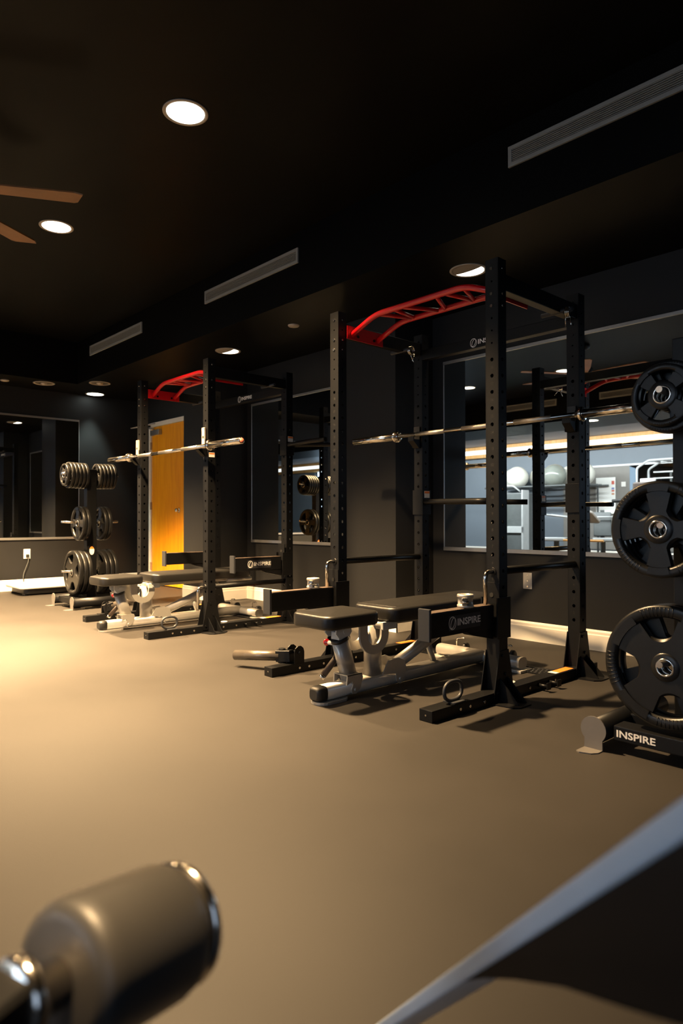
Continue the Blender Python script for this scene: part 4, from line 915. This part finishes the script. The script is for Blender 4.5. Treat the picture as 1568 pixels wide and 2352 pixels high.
# seated machines
def seat_machine(loc, rz, label, tall=1.05):
    t = thing('seated_machine', label, 'exercise machine', loc, rz)
    bm = bm_new(); box(bm, -0.05, 0.05, -0.55, 0.55, 0.0, 0.08, 0.01); box(bm, -0.3, 0.3, -0.55, -0.45, 0, 0.08, 0.01); box(bm, -0.04, 0.04, -0.10, 0.0, 0.08, 0.42, 0.01); box(bm, -0.04, 0.04, -0.5, -0.42, 0.05, tall, 0.01); obj('frame', bm, MACHG, t)
    bm = bm_new(); rounded_slab(bm, -0.2, 0.2, -0.25, 0.22, 0.42, 0.49, 0.06, 0.02); obj('seat', bm, MACHL, t)
    bm = bm_new(); rounded_slab(bm, -0.17, 0.17, -0.06, 0.01, 0, 0.5, 0.03, 0.02); bp = obj('backrest', bm, MACHG, t); bp.location = (0, -0.30, 0.52); bp.rotation_euler = (0.25, 0, 0)
    bm = bm_new(); tube(bm, [(-0.28, -0.3, 0.9), (-0.28, 0.1, 0.95)], 0.02, 10); tube(bm, [(0.28, -0.3, 0.9), (0.28, 0.1, 0.95)], 0.02, 10); tube(bm, [(-0.28, -0.3, 0.9), (0.28, -0.3, 0.9)], 0.02, 10); obj('press_arm', bm, MACHL, t)
seat_machine((-7.25, -4.0, 0), 1.2, 'grey seated exercise machine reflected between the rack uprights')
seat_machine((-6.35, -4.3, 0), -0.5, 'pale seated exercise machine reflected left of the large middle plate')
# preacher style pad and bars
t = thing('preacher_bench', 'bench with slanted beige pad reflected left of the middle plate', 'weight bench', (-6.30, -3.5, 0))
bm = bm_new(); box(bm, -0.04, 0.04, -0.4, 0.4, 0, 0.07, 0.01); box(bm, -0.035, 0.035, -0.035, 0.035, 0.07, 0.82, 0.005); obj('frame', bm, MACHL, t)
bm = bm_new(); rounded_slab(bm, -0.24, 0.24, -0.16, 0.16, 0, 0.06, 0.05, 0.02); p_ = obj('slanted_pad', bm, mat('beige_pad', (0.36, 0.33, 0.29), 0.5, noise=0.03), t); p_.location = (0, 0, 0.88); p_.rotation_euler = (0.7, 0, 0.3)
bm = bm_new(); tube(bm, [(-0.4, 0.1, 0.46), (0.4, 0.1, 0.46)], 0.022, 12); obj('foot_bar', bm, COVEW, t)
# grey tubular pull-up frame and white towered machine
t = thing('monkey_bar_frame', 'grey tubular climbing frame reflected above the middle plate', 'pull-up frame', (-5.64, -4.95, 0))
for yy, nm in ((0.0, 0), (-0.55, 1)):
    bm = bm_new(); tube(bm, [(-0.33, yy, 0.0), (-0.33, yy, 1.88), (-0.10, yy, 2.02), (0.75, yy, 2.03)], 0.022, 12, rb=0.05); obj('bent_post', bm, MACHL, t)
for x in (-0.1, 0.12, 0.34, 0.56):
    bm = bm_new(); tube(bm, [(x, 0.0, 2.02), (x, -0.55, 2.02)], 0.018, 10); obj('rung', bm, MACHL, t)
for z in (1.66, 1.78):
    bm = bm_new(); tube(bm, [(0.0, 0, z), (0.7, 0, z)], 0.016, 10); obj('side_rail', bm, MACHL, t)
t = thing('padded_machine', 'machine with curved dark backrest and pale tower reflected above the middle plate', 'exercise machine', (-5.42, -3.9, 0))
bm = bm_new(); box(bm, -0.13, 0.14, -0.3, -0.22, 0.0, 1.62, 0.02); obj('tower', bm, PLASTIC, t)
bm = bm_new(); rounded_slab(bm, -0.16, 0.18, -0.10, 0.06, 0.9, 1.54, 0.07, 0.03); obj('backrest', bm, mat('warm_pad', (0.08, 0.06, 0.05), 0.4, noise=0.05), t)
bm = bm_new(); tube(bm, [(-0.50, 0.1, 1.20), (0.0, 0.1, 1.22)], 0.035, 14); obj('roller_pad', bm, CAPM, t)
bm = bm_new(); box(bm, -0.05, 0.05, -0.2, 0.05, 0.0, 0.95, 0.01); obj('frame', bm, MACHG, t)
# white instruction board with coloured stickers, switch plate
t = thing('notice_board', 'bright white board with small red and blue stickers reflected in the wide mirror', 'board', (-7.15, YB + 0.06, 1.39))
bm = bm_new(); box(bm, -0.225, 0.225, -0.01, 0.012, -0.41, 0.40, 0.004); obj('board', bm, mat('bright_board', (0.85, 0.86, 0.82), 0.4, noise=0.02), t)
for z, c in ((0.28, (0.6, 0.12, 0.08)), (0.15, (0.15, 0.2, 0.45)), (0.10, (0.6, 0.15, 0.1)), (0.03, (0.5, 0.25, 0.15))):
    bm = bm_new(); box(bm, 0.14, 0.20, 0.012, 0.015, z - 0.04 if z > .2 else z - 0.02, z + 0.04 if z > .2 else z + 0.02); obj('sticker', bm, mat('sticker_paint', c, 0.5, noise=0.05), t)
bm = bm_new(); box(bm, -6.80, -6.70, YB + 0.03, YB + 0.055, 1.57, 1.68, 0.003); tag(obj('switch_plate', bm, PLASTIC), 'small white switch plate on the bay wall right of the white board', 'switch')
